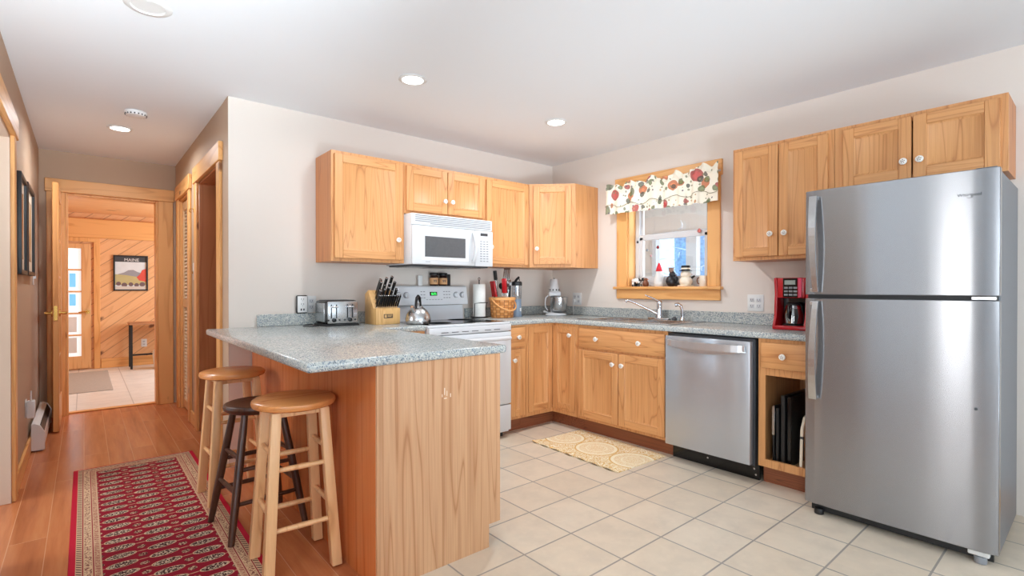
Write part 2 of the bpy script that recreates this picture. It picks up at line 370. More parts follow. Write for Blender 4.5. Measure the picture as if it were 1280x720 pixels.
def wicker_mat():
    t = NT('woven_splint'); tc = t.n('ShaderNodeTexCoord'); sp = t.n('ShaderNodeSeparateXYZ'); t.set(sp.inputs[0], tc.outputs['Object'])
    ang = t.m('ARCTAN2', sp.outputs[1], sp.outputs[0]); a = t.m('MULTIPLY', ang, 18/(2*math.pi)); b = t.m('MULTIPLY', sp.outputs[2], 44.0)
    ch = t.m('MODULO', t.m('ADD', t.m('FLOOR', t.m('ADD', a, 50)), t.m('FLOOR', b)), 2.0)
    fa = t.m('ABSOLUTE', t.m('SUBTRACT', t.m('FRACT', t.m('ADD', a, 50)), .5)); fb = t.m('ABSOLUTE', t.m('SUBTRACT', t.m('FRACT', b), .5))
    gap = t.m('GREATER_THAN', t.m('MAXIMUM', fa, fb), .43)
    col = t.mix(ch, C4((206, 132, 66)), C4((226, 158, 92))); col = t.mix(t.m('MULTIPLY', gap, .75), col, C4((128, 70, 30)))
    t.bump(t.m('ADD', ch, t.m('MULTIPLY', gap, -1.0)), .6, .004)
    return t.fin(col, .5)
wicker = wicker_mat(); splint = plain('splint_handle', (222, 160, 96), .5, 0, .1, 30)
paper = plain('paper_towel', (238, 236, 230), .85, 0, .02, 60, bump=.3); grey_metal = plain('dark_wire', (70, 66, 62), .35, .8, .1, 20)
def glass_mat(name, tint=(1, 1, 1), gl=.1, rough=.02):
    t = NT(name); t.t.nodes.remove(t.p)
    tr = t.n('ShaderNodeBsdfTransparent'); tr.inputs[0].default_value = (*tint, 1)
    g = t.n('ShaderNodeBsdfGlossy'); g.inputs['Roughness'].default_value = rough; g.inputs[0].default_value = (1, 1, 1, 1)
    mx = t.n('ShaderNodeMixShader'); mx.inputs[0].default_value = gl
    t.t.links.new(tr.outputs[0], mx.inputs[1]); t.t.links.new(g.outputs[0], mx.inputs[2]); t.t.links.new(mx.outputs[0], t.out.inputs[0])
    return t.mat
pane = glass_mat('window_glass', gl=.05); jar_glass = glass_mat('clear_plastic', (.86, .88, .9), .18, .05); carafe_glass = glass_mat('carafe_glass', (.5, .48, .45), .25)

def rug_mat():
    t = NT('runner_weave'); tc = t.n('ShaderNodeTexCoord'); sp = t.n('ShaderNodeSeparateXYZ'); t.set(sp.inputs[0], tc.outputs['Object'])
    W = .6565; x = sp.outputs[0]; y = sp.outputs[1]           # object origin: centre of the far end
    ex = t.m('SUBTRACT', W/2, t.m('ABSOLUTE', x)); ey = t.m('ABSOLUTE', y); e = t.m('MINIMUM', ex, t.m('ADD', ey, .012))
    n = t.noise(tc.outputs['Object'], 120, 2, .7); n2 = t.noise(tc.outputs['Object'], 320, 2, .6)
    RED = C4((142, 20, 40)); CRIM = C4((190, 24, 50)); BEI = C4((212, 178, 142)); BLK = C4((46, 32, 32))
    # guls
    def ell(dx, dy, px, py, rx, ry):
        u = t.m('SUBTRACT', t.m('FRACT', t.m('ADD', t.m('DIVIDE', x, px), 20.5+dx)), .5)
        v = t.m('SUBTRACT', t.m('FRACT', t.m('ADD', t.m('DIVIDE', y, py), 80.0+dy)), .5)
        return t.m('ADD', t.m('POWER', t.m('ABSOLUTE', t.m('DIVIDE', t.m('MULTIPLY', u, px), rx)), 2.0), t.m('POWER', t.m('ABSOLUTE', t.m('DIVIDE', t.m('MULTIPLY', v, py), ry)), 2.0))
    d = ell(0, 0, .15, .09, .056, .026)
    d2 = ell(.5, .5, .15, .09, .017, .017)
    spk = t.ramp(n, [(.5, (0, 0, 0, 1)), (.56, (1, 1, 1, 1))])
    gul = t.mix(spk, BLK, C4((226, 206, 176)))
    gul = t.mix(t.m('GREATER_THAN', d, .82), gul, C4((214, 186, 150)))
    field = t.mix(t.m('LESS_THAN', d, 1.0), RED, gul)
    small = t.mix(spk, C4((90, 44, 44)), C4((216, 186, 152)))
    field = t.mix(t.m('LESS_THAN', d2, 1.0), field, small)
    # thin sprigs between guls
    d3 = ell(.5, 0, .15, .09, .02, .003); field = t.mix(t.m('LESS_THAN', d3, 1.0), field, C4((210, 160, 130)))
    # border bands by distance from the edge
    along = t.m('ADD', x, y); ticks = t.m('LESS_THAN', t.m('FRACT', t.m('MULTIPLY', along, 42.0)), .42)
    band1 = t.mix(t.m('MULTIPLY', ticks, .9), BEI, C4((70, 46, 46)))
    zig = t.m('LESS_THAN', t.m('FRACT', t.m('MULTIPLY', along, 60.0)), .5); band2 = t.mix(t.m('MULTIPLY', zig, t.m('GREATER_THAN', n, .45)), BEI, C4((150, 60, 56)))
    band3 = t.mix(spk, C4((222, 190, 152)), C4((120, 66, 58)))
    def lay(col, lo, hi, c2):
        return t.mix(t.m('MULTIPLY', t.m('GREATER_THAN', e, lo), t.m('LESS_THAN', e, hi)), col, c2)
    col = lay(field, -1, .112, BEI); col = lay(col, -1, .024, CRIM); col = lay(col, .026, .044, band1); col = lay(col, .046, .05, C4((140, 30, 44)))
    col = lay(col, .054, .078, band3); col = lay(col, .082, .086, C4((140, 30, 44))); col = lay(col, .089, .106, band2)
    col = t.mix(t.m('MULTIPLY', n2, .25), col, C4((120, 20, 34)))
    t.bump(n2, .3, .002)
    return t.fin(col, .9, 0, .2)
def mat_mat():
    t = NT('gold_medallion_weave'); tc = t.n('ShaderNodeTexCoord'); sp = t.n('ShaderNodeSeparateXYZ'); t.set(sp.inputs[0], tc.outputs['Object'])
    x = sp.outputs[0]; y = sp.outputs[1]
    GOLD = C4((222, 182, 116)); CR = C4((246, 234, 204))
    v = t.m('MULTIPLY', t.m('SUBTRACT', t.m('FRACT', t.m('ADD', t.m('DIVIDE', y, .33), .5)), .5), .33)
    r = t.m('SQRT', t.m('ADD', t.m('POWER', x, 2.0), t.m('POWER', v, 2.0)))
    w = t.m('SINE', t.m('MULTIPLY', r, 150.0)); n = t.noise(tc.outputs['Object'], 42, 2, .6, 1.2)
    scr = t.m('GREATER_THAN', t.m('ABSOLUTE', t.m('SINE', t.m('MULTIPLY', n, 40.0))), .55)
    inner = t.mix(scr, GOLD, CR)
    ring = t.m('MULTIPLY', t.m('GREATER_THAN', r, .128), t.m('LESS_THAN', r, .15)); ring2 = t.m('MULTIPLY', t.m('GREATER_THAN', r, .072), t.m('LESS_THAN', r, .08))
    outn = t.noise(tc.outputs['Object'], 20, 1, .4, 1.0); outer = t.mix(t.m('GREATER_THAN', t.m('ABSOLUTE', t.m('SINE', t.m('MULTIPLY', outn, 26.0))), .7), GOLD, CR)
    col = t.mix(t.m('LESS_THAN', r, .16), outer, inner); col = t.mix(ring, col, CR); col = t.mix(ring2, col, CR)
    gap = t.m('MULTIPLY', t.m('GREATER_THAN', r, .15), t.m('LESS_THAN', r, .162)); col = t.mix(gap, col, GOLD)
    n2 = t.noise(tc.outputs['Object'], 300, 2); t.bump(n2, .3, .002)
    return t.fin(col, .9, 0, .2)
def print_cloth():
    t = NT('fruit_print_cotton'); v = t.coord(rnd=False); col = C4((240, 232, 214))
    wv = t.noise(v, 9, 2)
    vv = t.n('ShaderNodeVectorMath', operation='MULTIPLY_ADD'); t.set(vv.inputs[0], wv); vv.inputs[1].default_value = (.05, .05, .05); t.set(vv.inputs[2], v)
    for sc_, lim, cols in ((8.0, .4, [(0, (196, 44, 48)), (.25, (226, 120, 60)), (.45, (96, 116, 70)), (.7, (206, 60, 60)), (.85, (120, 128, 96))]),
                           (13.0, .36, [(0, (120, 136, 92)), (.3, (90, 96, 88)), (.5, (214, 150, 84)), (.75, (150, 160, 140)), (.9, (190, 70, 70))]),
                           (24.0, .22, [(0, (150, 150, 120)), (.5, (220, 180, 130)), (.8, (120, 110, 120))])):
        vo = t.n('ShaderNodeTexVoronoi'); t.set(vo.inputs['Vector'], vv.outputs[0]); vo.inputs['Scale'].default_value = sc_; vo.inputs['Randomness'].default_value = .8
        sepc = t.n('ShaderNodeSeparateColor'); t.set(sepc.inputs[0], vo.outputs['Color'])
        cc = t.ramp(sepc.outputs[0], cols, 'CONSTANT'); k = t.m('LESS_THAN', vo.outputs['Distance'], lim)
        edge = t.m('GREATER_THAN', vo.outputs['Distance'], lim*.62)
        cc = t.mix(t.m('MULTIPLY', edge, .35), cc, C4((70, 56, 50)))
        col = t.mix(t.m('MULTIPLY', k, .85), col, cc)
    return t.fin(col, .85, 0, .2)
def art_mat(name, stops, scale, rot=(0, 0, 0)):
    t = NT(name); n = t.noise(t.coord((1, 1, .4), rot=rot), scale, 3, .6, .8); return t.fin(t.ramp(n, stops), .25)

# ------------------------------------------------------------------ setting
H = 2.448
# floors
b = MB(); us = [-7.6, -4.2, -2.8, -2.35, 0.16]; vs = [-8.1, -4.3, -1.9, 0.02, 2.62]
b.slab(us, vs, lambda x, y: y > -4.3 and x > -4.2 and not (x > -2.8 and y < -1.9) and not (x > -2.35 and y < .02), -.05, 0, 'z')
floor = struct('floor', b, floor_planks)
b = MB(); b.slab([-2.8, -2.35, 0.0], [-4.3, -1.9, 0.0], lambda x, y: not (x < -2.35 and y > -1.9), -.05, 0.0, 'z')
struct('floor_tile', b, tile_kitchen)
b = MB(); b.slab([-7.6, -4.2, 0.16], [-8.1, -4.3, 1.0], lambda x, y: y < -4.3 or x < -4.2, -.05, 0.0, 'z'); struct('floor_pale_bounce', b, bounce_floor)  # unseen floor, pale finish added to cut red light bounced upward
b = MB().box(-4.6, -1.5, 2.62, 6.0, -.05, 0.0); struct('floor_entry', b, tile_entry)
b = MB().box(0.16, 4.2, -5.0, 1.4, -.05, 0.0); struct('floor_porch', b, white_wall)
# ceilings
struct('ceiling', MB().box(-7.6, .15, -8.1, 2.5, H, H+.05), ceil_paint)
struct('ceiling_entry', MB().box(-4.6, -1.5, 2.62, 6.0, 2.28, 2.33), boards_flat)
# window wall (x = 0 .. 0.15)
WY0, WY1, WZ0, WZ1 = -1.715, -.95, 1.187, 2.05
b = MB().slab([-8.1, WY0, WY1, .12], [0, WZ0, WZ1, H], lambda y, z: not (WY0 < y < WY1 and WZ0 < z < WZ1), 0, .15, 'x'); struct('wall_right', b, wall_paint)
struct('wall_back', MB().box(-3.008, 0, 0, .12, 0, H), wall_paint)
# hallway right wall (x = -3.008 .. -2.888) with two door openings
D2A, D2B, D1A, D1B, DT = .30, 1.12, 1.58, 2.2, 2.06
b = MB().slab([.12, D2A, D2B, D1A, D1B, 2.5], [0, DT, H], lambda y, z: not (z < DT and (D2A < y < D2B or D1A < y < D1B)), -3.008, -2.89, 'x'); struct('wall_hall', b, hall_paint)
# a sliver of hall paint on the end of the kitchen wall
struct('wall_hall_end', MB().box(-3.0095, -3.008, 0.0, .12, 0, H), hall_paint)
# hallway end wall (y = 2.5 .. 2.62)
E0, E1, ET = -3.87, -3.162, 2.07
b = MB().slab([-4.6, E0, E1, -1.5], [0, ET, H], lambda x, z: not (z < ET and E0 < x < E1), 2.5, 2.62, 'y'); struct('wall_end', b, hall_paint)
# left wall with the opening near the camera
L0, L1, LT = -.72, .17, 2.03
b = MB().slab([-2.0, L0, L1, 2.5], [0, LT, H], lambda y, z: not (z < LT and L0 < y < L1), -4.17, -4.05, 'x'); struct('wall_left', b, hall_paint)
struct('wall_living', MB().box(-7.6, -4.17, -2.0, -1.9, 0, H), room_paint)
b = MB().slab([-8.1, -7.6, -5.4, -2.88, -2.38, -1.9], [0, .12, .65, 2.25, 2.35, H], lambda y, z: not ((-7.6 < y < -5.4 and .65 < z < 2.35) or (-2.88 < y < -2.38 and .12 < z < 2.25)), -7.6, -7.5, 'x'); struct('wall_living_left', b, room_paint)
b = MB().slab([-7.6, -5.9, -.5, .15], [0, .4, 2.4, H], lambda x, z: not (-5.9 < x < -.5 and .4 < z < 2.4), -8.1, -8.0, 'y'); struct('wall_rear', b, room_paint)
struct('wall_side_room', MB().box(-6.0, -4.17, .9, 1.0, 0, H), room_paint)
# windows of the living room
def living_window(name, ax, a0, a1, z0, z1, t, n):
    b = MB(); f = .06
    def bx(u0, u1, w0, w1, d=.03, m=0):
        if ax == 'y': b.box(u0, u1, t-d, t+d, w0, w1, .004, m)
        else: b.box(t-d, t+d, u0, u1, w0, w1, .004, m)
    bx(a0, a1, z0, z0+f); bx(a0, a1, z1-f, z1); bx(a0, a0+f, z0, z1); bx(a1-f, a1, z0, z1)
    for k in range(1, n): c = a0+(a1-a0)*k/n; bx(c-f/2, c+f/2, z0, z1)
    o = struct(name, b, white_matte); return o
living_window('window_2', 'y', -5.9, -.5, .4, 2.4, -8.05, 4)
living_window('window_3', 'x', -7.6, -5.4, .65, 2.35, -7.55, 2)
living_window('window_4', 'x', -2.88, -2.38, .12, 2.25, -7.55, 1)

# --- trims of pine
def casing(name, ax, a0, a1, top, face, side, w=.11, hw=.13, over=.03, m=(None, None), t=.02, right_only=False):
    # side: +1 / -1 direction the casing sticks out of the wall face
    b = MB(); f0, f1 = sorted((face, face+side*t)); h0, h1 = sorted((face, face+side*(t+.008)))
    def bx(u0, u1, z0, z1, q0, q1, mi):
        if ax == 'y': b.box(q0, q1, u0, u1, z0, z1, .003, mi)
        else: b.box(u0, u1, q0, q1, z0, z1, .003, mi)
    bx(a0-w, a0, 0, top, f0, f1, 0); bx(a1, a1+w, 0, top, f0, f1, 0); bx(a0-w-over, a1+w+over, top, top+hw, h0, h1, 1)
    return struct(name, b, [pine_z, pine_y if ax == 'y' else pine_x])
casing('trim_1', 'x', E0, E1, ET, 2.5, -1, .13, .12, .01)
casing('trim_2', 'y', D1A, D1B, DT, -3.008, -1, .1, .13, .02)
casing('trim_3', 'y', D2A, D2B, DT, -3.008, -1, .11, .13, .02)
casing('trim_4', 'y', L0, L1, LT, -4.05, 1, .1, .12, .03)
def jamb(name, ax, a0, a1, top, q0, q1, mats, t=.018):
    b = MB()
    def bx(u0, u1, z0, z1, mi):
        if ax == 'y': b.box(q0, q1, u0, u1, z0, z1, .002, mi)
        else: b.box(u0, u1, q0, q1, z0, z1, .002, mi)
    bx(a0, a0+t, 0, top, 0); bx(a1-t, a1, 0, top, 0); bx(a0+t, a1-t, top-t, top, 0)
    return struct(name, b, mats)
jamb('trim_5', 'x', E0, E1, ET, 2.5, 2.64, pine_z)
jamb('trim_6', 'y', D1A, D1B, DT, -3.008, -2.87, pine_z)
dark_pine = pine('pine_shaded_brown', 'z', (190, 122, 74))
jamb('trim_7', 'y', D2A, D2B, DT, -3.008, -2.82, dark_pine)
jamb('trim_8', 'y', L0, L1, LT, -4.172, -4.048, paint('jamb_paint', (214, 188, 166)))
struct('trim_9', MB().box(-3.87, -3.162, 2.56, 2.63, 0, .012, .004), pine_x)      # threshold of the entry
# baseboards
struct('baseboard_left', MB().box(-4.05, -4.034, .27, 2.48, 0, .11, .004), pine_y)
b = MB().box(-3.024, -3.008, 1.23, 1.48, 0, .11, .004); struct('baseboard_hall', b, pine_y)
struct('baseboard_right', MB().box(-.018, 0, -8.0, -3.5, 0, .12, .004), pine_y)
# closet door 1: louvred
b = MB()
for y0, y1 in ((1.6, 1.885), (1.893, 2.18)):
    b.box(-2.985, -2.955, y0, y0+.035, .02, 2.03, .003); b.box(-2.985, -2.955, y1-.035, y1, .02, 2.03, .003)
    for z in (.02, 1.0, 1.95): b.box(-2.985, -2.955, y0+.035, y1-.035, z, z+.08, .003)
d1 = b.build('door_1', plain('louvre_frame_wood', (222, 184, 140), .5)); d1['kind'] = 'structure'
b = MB()
for y0, y1 in ((1.635, 1.85), (1.928, 2.145)):
    for zz in [(.105+.0335*k) for k in range(26)]+[(1.085+.0335*k) for k in range(26)]:
        b.box(-.011, .011, y0, y1, -.0025, .0025, 0, 0, 1, Matrix.Translation((-2.97, 0, zz+.012)) @ Matrix.Rotation(R(-52), 4, 'Y'))
sl = b.build('louvre_slats', plain('louvre_cream', (236, 220, 198), .5), d1)
# door 2: brown panel door inside the deep jamb
b = MB().box(-2.86, -2.825, D2A+.02, D2B-.02, .01, DT-.02, .003)
for z0, z1 in ((.15, .9), (1.0, 1.85)): b.box(-2.866, -2.855, D2A+.12, D2B-.12, z0, z1, .012)
d2 = struct('door_2', b, wood('brown_door', (150, 84, 48), (132, 70, 38), (100, 50, 28), 'z'))
for z in (.25, 1.75): MB().cyl((-2.872, D2B-.03, z), (-2.872, D2B-.03, z+.09), .008).build('hinge', brass, d2)

# kitchen window: white vinyl sash in a pine frame
b = MB(); y0, y1 = WY0+.012, WY1-.012; z0, z1 = WZ0+.012, WZ1-.012
for (a, c, d, e) in ((y0, y1, z0, z0+.05), (y0, y1, z1-.05, z1), (y0, y0+.045, z0, z1), (y1-.045, y1, z0, z1)): b.box(.095, .145, a, c, d, e, .004)
w1 = struct('window_1', b, white_gloss)
b = MB(); m = 1.64
for (a, c, d, e) in ((y0+.04, y1-.04, z0+.045, z0+.09), (y0+.04, y1-.04, m-.03, m+.02), (y0+.04, y0+.08, z0+.05, m), (y1-.08, y1-.04, z0+.05, m)): b.box(.1, .13, a, c, d, e, .004)
b.build('lower_sash', white_gloss, w1)
b = MB()
for (a, c, d, e) in ((y0+.04, y1-.04, z1-.08, z1-.045), (y0+.04, y0+.07, m, z1-.05), (y1-.07, y1-.04, m, z1-.05)): b.box(.115, .14, a, c, d, e, .004)
b.build('upper_sash', white_gloss, w1)
MB().box(.112, .116, y0+.06, y1-.06, z0+.07, z1-.06).build('window_pane', pane, w1)
b = MB()
for (a, c, d, e) in ((WY0, WY1, WZ0, WZ0+.012), (WY0, WY1, WZ1-.012, WZ1), (WY0, WY0+.012, WZ0+.012, WZ1-.012), (WY1-.012, WY1, WZ0+.012, WZ1-.012)): b.box(-.002, .15, a, c, d, e, .001)
struct('trim_10', b, pine_z)
b = MB().box(-.02, 0, WY1, -.84, WZ0+.01, WZ1, .003).box(-.02, 0, -1.815, WY0, WZ0+.01, WZ1, .003)
b.box(-.026, 0, -1.83, -.825, WZ1, 2.172, .003, 1).box(-.02, 0, -1.815, -.84, 1.09, WZ0-.012, .003, 1).box(-.05, .0, -1.835, -.82, WZ0-.012, WZ0+.012, .006, 1, 2)
struct('trim_11', b, [pine_z, pine_y])

# porch beyond the kitchen window
b = MB()
for k in range(22): b.box(.16+k*.13, .16+k*.13+.127, -5, 1.4, 2.36, 2.38, .004)
struct('ceiling_porch', b, white_wall)
b = MB(); [b.box(.16, 3.0, 1.0, 1.06, z, z+.148, .008) for z in [k*.15 for k in range(16)]]; struct('wall_porch_left', b, paint('porch_board', (206, 196, 188)))
b = MB().slab([-5, -3.2, -2.05, -1.9, -.75, -.64, -.03, .1, .63, .7, 1.0], [0, .75, 1.95, 2.36], lambda y, z: not (.75 < z < 1.95 and (-3.2 < y < -2.05 or -1.9 < y < -.75 or -.64 < y < -.03 or .1 < y < .63)), 2.8, 2.9, 'x'); struct('wall_porch_far', b, paint('porch_frame', (222, 214, 206)))
b = MB().slab([-.68, -.61, -.045, .115, .6, .67], [.7, .8, 1.92, 2.0], lambda y, z: not (.8 < z < 1.92 and (-.61 < y < -.045 or .115 < y < .6)), 2.77, 2.799, 'x')
w5 = struct('window_5', b, white_gloss); MB().box(2.784, 2.788, -.62, .61, .79, 1.93).build('window_pane', pane, w5)
struct('ground', MB().box(2.9, 30, -14, 16, -.6, -.5), paint('snow', (236, 240, 246)))
bark = plain('frosted_bark', (132, 176, 216), .8, 0, .3, 14, bump=.4); snowy = plain('snowy_twigs', (214, 228, 244), .8, 0, .1, 30)
tree_spots = [(5.2, 1.2, .14), (6.4, 2.3, .2), (7.7, 1.9, .17), (8.5, 3.4, .22), (9.6, 2.4, .2), (10.2, 4.6, .26), (11.2, 3.3, .22), (12.5, 5.4, .3), (13.2, 3.9, .26), (12.4, 7.2, .3)]
tree_words = ['frosted tree nearest the porch, behind the right hand porch pane', 'thick frosty tree filling the left porch pane', 'slim frosted tree behind the post between the two porch panes', 'broad snowy tree behind the thick one, left porch pane', 'frosted tree in the middle distance of the right porch pane', 'snowy tree far back at the left of the porch view', 'snowy tree far back near the porch post', 'farthest stout tree of the left porch pane', 'farthest stout tree of the right porch pane', 'snowy tree at the extreme left back of the yard']
for (tx, ty, tr), lb in zip(tree_spots, tree_words):
    t = thing('frosted_tree', lb, 'tree', (tx, ty, -.5), 0, 'snowy trees beyond the porch')
    MB().tube([(0, 0, 0), (.03, .02, 1.5), (-.02, .05, 3.2), (.05, 0, 5.5)], [tr, tr*.9, tr*.75, tr*.5], 12).build('trunk', bark, t)
    b = MB().tube([(0, 0, 0), (.03, .02, 1.5), (-.02, .05, 3.2), (.05, 0, 5.4)], .03, 6)
    for k in range(34):
        z = .5+random.random()*4.0; a = random.random()*6.28; l = .3+random.random()*.3
        b.tube([(.01, .02, z), (l*.5*math.cos(a), l*.5*math.sin(a), z+.1), (l*math.cos(a+.3), l*math.sin(a+.3), z-.05+.3*random.random())], [.016, .012, .005], 5)
    b.build('branches', snowy, t)

# entry room beyond the hallway
struct('wall_entry_far', MB().box(-4.6, -1.5, 5.87, 6.0, 0, 2.28), boards_diag)
struct('wall_entry_left', MB().box(-4.65, -4.6, 2.62, 6.0, 0, 2.28), boards_flat)
b = MB().slab([2.62, 3.3, 5.1, 6.0], [0, .8, 2.2, 2.28], lambda y, z: not (3.3 < y < 5.1 and .8 < z < 2.2), -1.5, -1.45, 'x'); struct('wall_entry_right', b, boards_flat)
struct('trim_12', MB().box(-4.6, -1.5, 5.82, 5.87, 1.92, 2.2, .006), pine_x)
struct('baseboard_entry', MB().box(-3.55, -1.5, 5.845, 5.87, 0, .14, .004), pine_x)
b = MB().box(-3.63, -3.555, 5.84, 5.87, 0, 1.86, .004).box(-4.6, -3.555, 5.835, 5.87, 1.86, 1.92, .004); struct('trim_13', b, [pine_z])
# entry door with glazed lights (door_4) and the white storm door behind it
b = MB(); dy0, dy1 = 5.835, 5.868
b.box(-3.77, -3.66, dy0, dy1, .02, 1.83, .004).box(-4.4, -4.29, dy0, dy1, .02, 1.83, .004).box(-4.29, -3.77, dy0, dy1, .02, .2, .004).box(-4.29, -3.77, dy0, dy1, 1.76, 1.83, .004)
for z in (.505, .82, 1.135, 1.45): b.box(-4.29, -3.77, dy0+.004, dy1, z-.012, z+.012, .003)
b.box(-4.035, -4.011, dy0+.004, dy1, .2, 1.76, .003)
d4 = struct('door_4', b, [pine('door_pine', 'z', (228, 178, 122))])
b = MB().box(-4.29, -3.77, 5.861, 5.866, .2, 1.76); b.build('glow_panel', glow('door_daylight_glow', (226, 232, 236), .75), d4)  # panel, arch and blue panes glow to stand in for daylight outside
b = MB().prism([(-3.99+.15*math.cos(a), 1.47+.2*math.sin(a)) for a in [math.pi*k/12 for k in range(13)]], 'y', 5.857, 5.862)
b.build('arched_light', glow('storm_arch_glow', (250, 250, 250), .9), d4)
b = MB().box(-3.9, -3.83, 5.857, 5.862, 1.2, 1.4).box(-3.9, -3.83, 5.857, 5.862, .93, 1.1); b.build('blue_light', glow('storm_blue_glow', (110, 180, 220), .8), d4)
b = MB()
for z in (.25, .55): b.box(-3.97, -3.82, 5.858, 5.861, z, z+.22, .004)
b.build('raised_panel', white_matte, d4)
def lever(b, x, y, z, dx):
    b.cyl((x, y, z), (x, y-.05, z), .011, n=12); b.cyl((x, y, z), (x, y-.012, z), .028, n=18); b.tube([(x, y-.045, z), (x+dx*.4, y-.05, z+.004), (x+dx, y-.045, z-.004)], [.01, .009, .008], 8)
b = MB(); lever(b, -3.7, 5.835, .84, -.1); b.build('door_handle', brass, d4)

# open pine door leaf (door_3) standing along the left wall of the hallway
b = MB(); x0, x1 = -3.935, -3.897; ya, yb = 1.79, 2.49
b.box(x0, x1, ya, ya+.11, .012, 2.05, .003).box(x0, x1, yb-.11, yb, .012, 2.05, .003)
for z0_, z1_ in ((.012, .25), (1.94, 2.05)): b.box(x0, x1, ya+.11, yb-.11, z0_, z1_, .003)
for z in (.6, .95, 1.28, 1.6): b.box(x0+.005, x1-.005, ya+.11, yb-.11, z-.012, z+.012, .003)
for y in (2.02, 2.26): b.box(x0+.005, x1-.005, y-.012, y+.012, .25, 1.94, .003)
d3 = struct('door_3', b, pine('leaf_pine', 'z', (226, 160, 92)))
MB().box(-3.918, -3.914, ya+.11, yb-.11, .25, 1.94).build('door_glass', pane, d3)
b = MB()
for sx in (-1, 1):
    xf = -3.916+sx*.019
    b.cyl((xf, 1.85, .98), (xf+sx*.045, 1.85, .98), .011, n=12); b.cyl((xf, 1.85, .98), (xf+sx*.01, 1.85, .98), .028, n=18); b.tube([(xf+sx*.042, 1.85, .98), (xf+sx*.048, 1.9, .984), (xf+sx*.042, 1.96, .976)], [.01, .009, .008], 8)
b.box(-3.928, -3.904, 1.787, 1.792, .92, 1.04, .001)
b.build('door_handle', brass, d3)


# ------------------------------------------------------------------ cabinets
RX = Matrix.Rotation(R(90), 4, 'X')
def knob(parent, x, z, y=-.019):
    b = MB(); b.lathe([(.009, 0), (.008, .003), (.0065, .01), (.009, .014), (.0165, .018), (.0185, .023), (.017, .0275), (.011, .03), (0, .031)], (x, y, z), 20, 0, RX)
    for k in range(5):
        a = 2*math.pi*k/5+.3; b.ball((x+.0075*math.cos(a), y-.0292, z+.0075*math.sin(a)), .0035, .002, .0035, 1, 8)
    b.ball((x, y-.031, z), .0026, .0016, .0026, 1, 8)
    return b.build('knob', [porcelain, knob_print], parent)
def panel_door(name, parent, x0, x1, z0, z1, t=.019, w=.057, y=0.0, mx=None):
    b = MB(); f = -t+y
    b.box(x0, x0+w, f, y, z0, z1, .0025, 0).box(x1-w, x1, f, y, z0, z1, .0025, 0)
    b.box(x0+w, x1-w, f, y, z0, z0+w, .0025, 1).box(x0+w, x1-w, f, y, z1-w, z1, .0025, 1)
    s = .013; i0, i1, k0, k1 = x0+w, x1-w, z0+w, z1-w; d0, d1 = f+.0015, f+.011
    tb = bmesh.new()
    O = [tb.verts.new(p) for p in ((i0, d0, k0), (i1, d0, k0), (i1, d0, k1), (i0, d0, k1))]; P = [tb.verts.new(p) for p in ((i0+s, d1, k0+s), (i1-s, d1, k0+s), (i1-s, d1, k1-s), (i0+s, d1, k1-s))]
    for q in range(4): tb.faces.new((O[q], O[(q+1) % 4], P[(q+1) % 4], P[q]))
    tb.faces.new(P)
    b._add(tb, 0); b.box(i0, i1, d1+.001, y, k0, k1, 0, 0)
    return b.build(name, [oak_v, oak_hx], parent, mx)
def drawer_front(name, parent, x0, x1, z0, z1, t=.019, mx=None):
    b = MB(); b.box(x0, x1, -t, 0, z0, z1, .007, 0, 2); return b.build(name, [oak_hx], parent, mx)
def frame(parent, x0, x1, z0, z1, cuts, t=.019, y=.019):
    # face frame with rectangular openings cuts=(xa,xb,za,zb)
    xs = sorted({x0, x1, *[c for q in cuts for c in q[:2]]}); zs = sorted({z0, z1, *[c for q in cuts for c in q[2:]]})
    b = MB().slab(xs, zs, lambda x, z: not any(q[0] < x < q[1] and q[2] < z < q[3] for q in cuts), .0005, y, 'y')
    return b.build('face_frame', oak_v, parent)
def shell(parent, x0, x1, z0, z1, depth, name='cabinet_box', mt=None):
    b = MB(); t = .016
    b.box(x0, x0+t, .0195, depth, z0, z1, .001).box(x1-t, x1, .0195, depth, z0, z1, .001).box(x0+t, x1-t, .0195, depth, z0, z0+t).box(x0+t, x1-t, .0195, depth, z1-t, z1).box(x0+t, x1-t, depth-.01, depth, z0+t, z1-t)
    return b.build(name, mt or oak_v, parent)
UT, UB = 2.134, 1.372
def wall_cab(label, loc, rz, w, z0, z1, doors, knobs, group, depth=.303):
    # origin: front left corner of the frame at floor level of the cabinet bottom
    t = thing('wall_cabinet', label, 'cabinet', loc, rz, group); h = z1-z0
    shell(t, 0, w, 0, h, depth, mt=oak_box); frame(t, 0, w, 0, h, [(.045, w-.045, .045, h-.045)])
    for (a, c), (kx, kz) in zip(doors, knobs):
        d = panel_door('door', t, a, c, .022, h-.022); knob(d, kx, kz)
    return t
GU = 'oak wall cabinets'
wall_cab('large single-door oak wall cabinet left of the microwave, nearest the hallway', (-2.44, -.305, UB), 0, .553, UB, UT, [(.018, .532)], [(.49, .17)], GU)
wall_cab('short two-door oak wall cabinet directly above the white microwave', (-1.885, -.305, 1.752), 0, .76, 1.752, UT, [(.012, .378), (.384, .748)], [(.345, .12), (.415, .12)], GU)
wall_cab('oak wall cabinet with one door between the microwave and the corner cabinet', (-1.123, -.305, UB), 0, .512, UB, UT, [(.012, .495)], [(.05, .165)], GU)
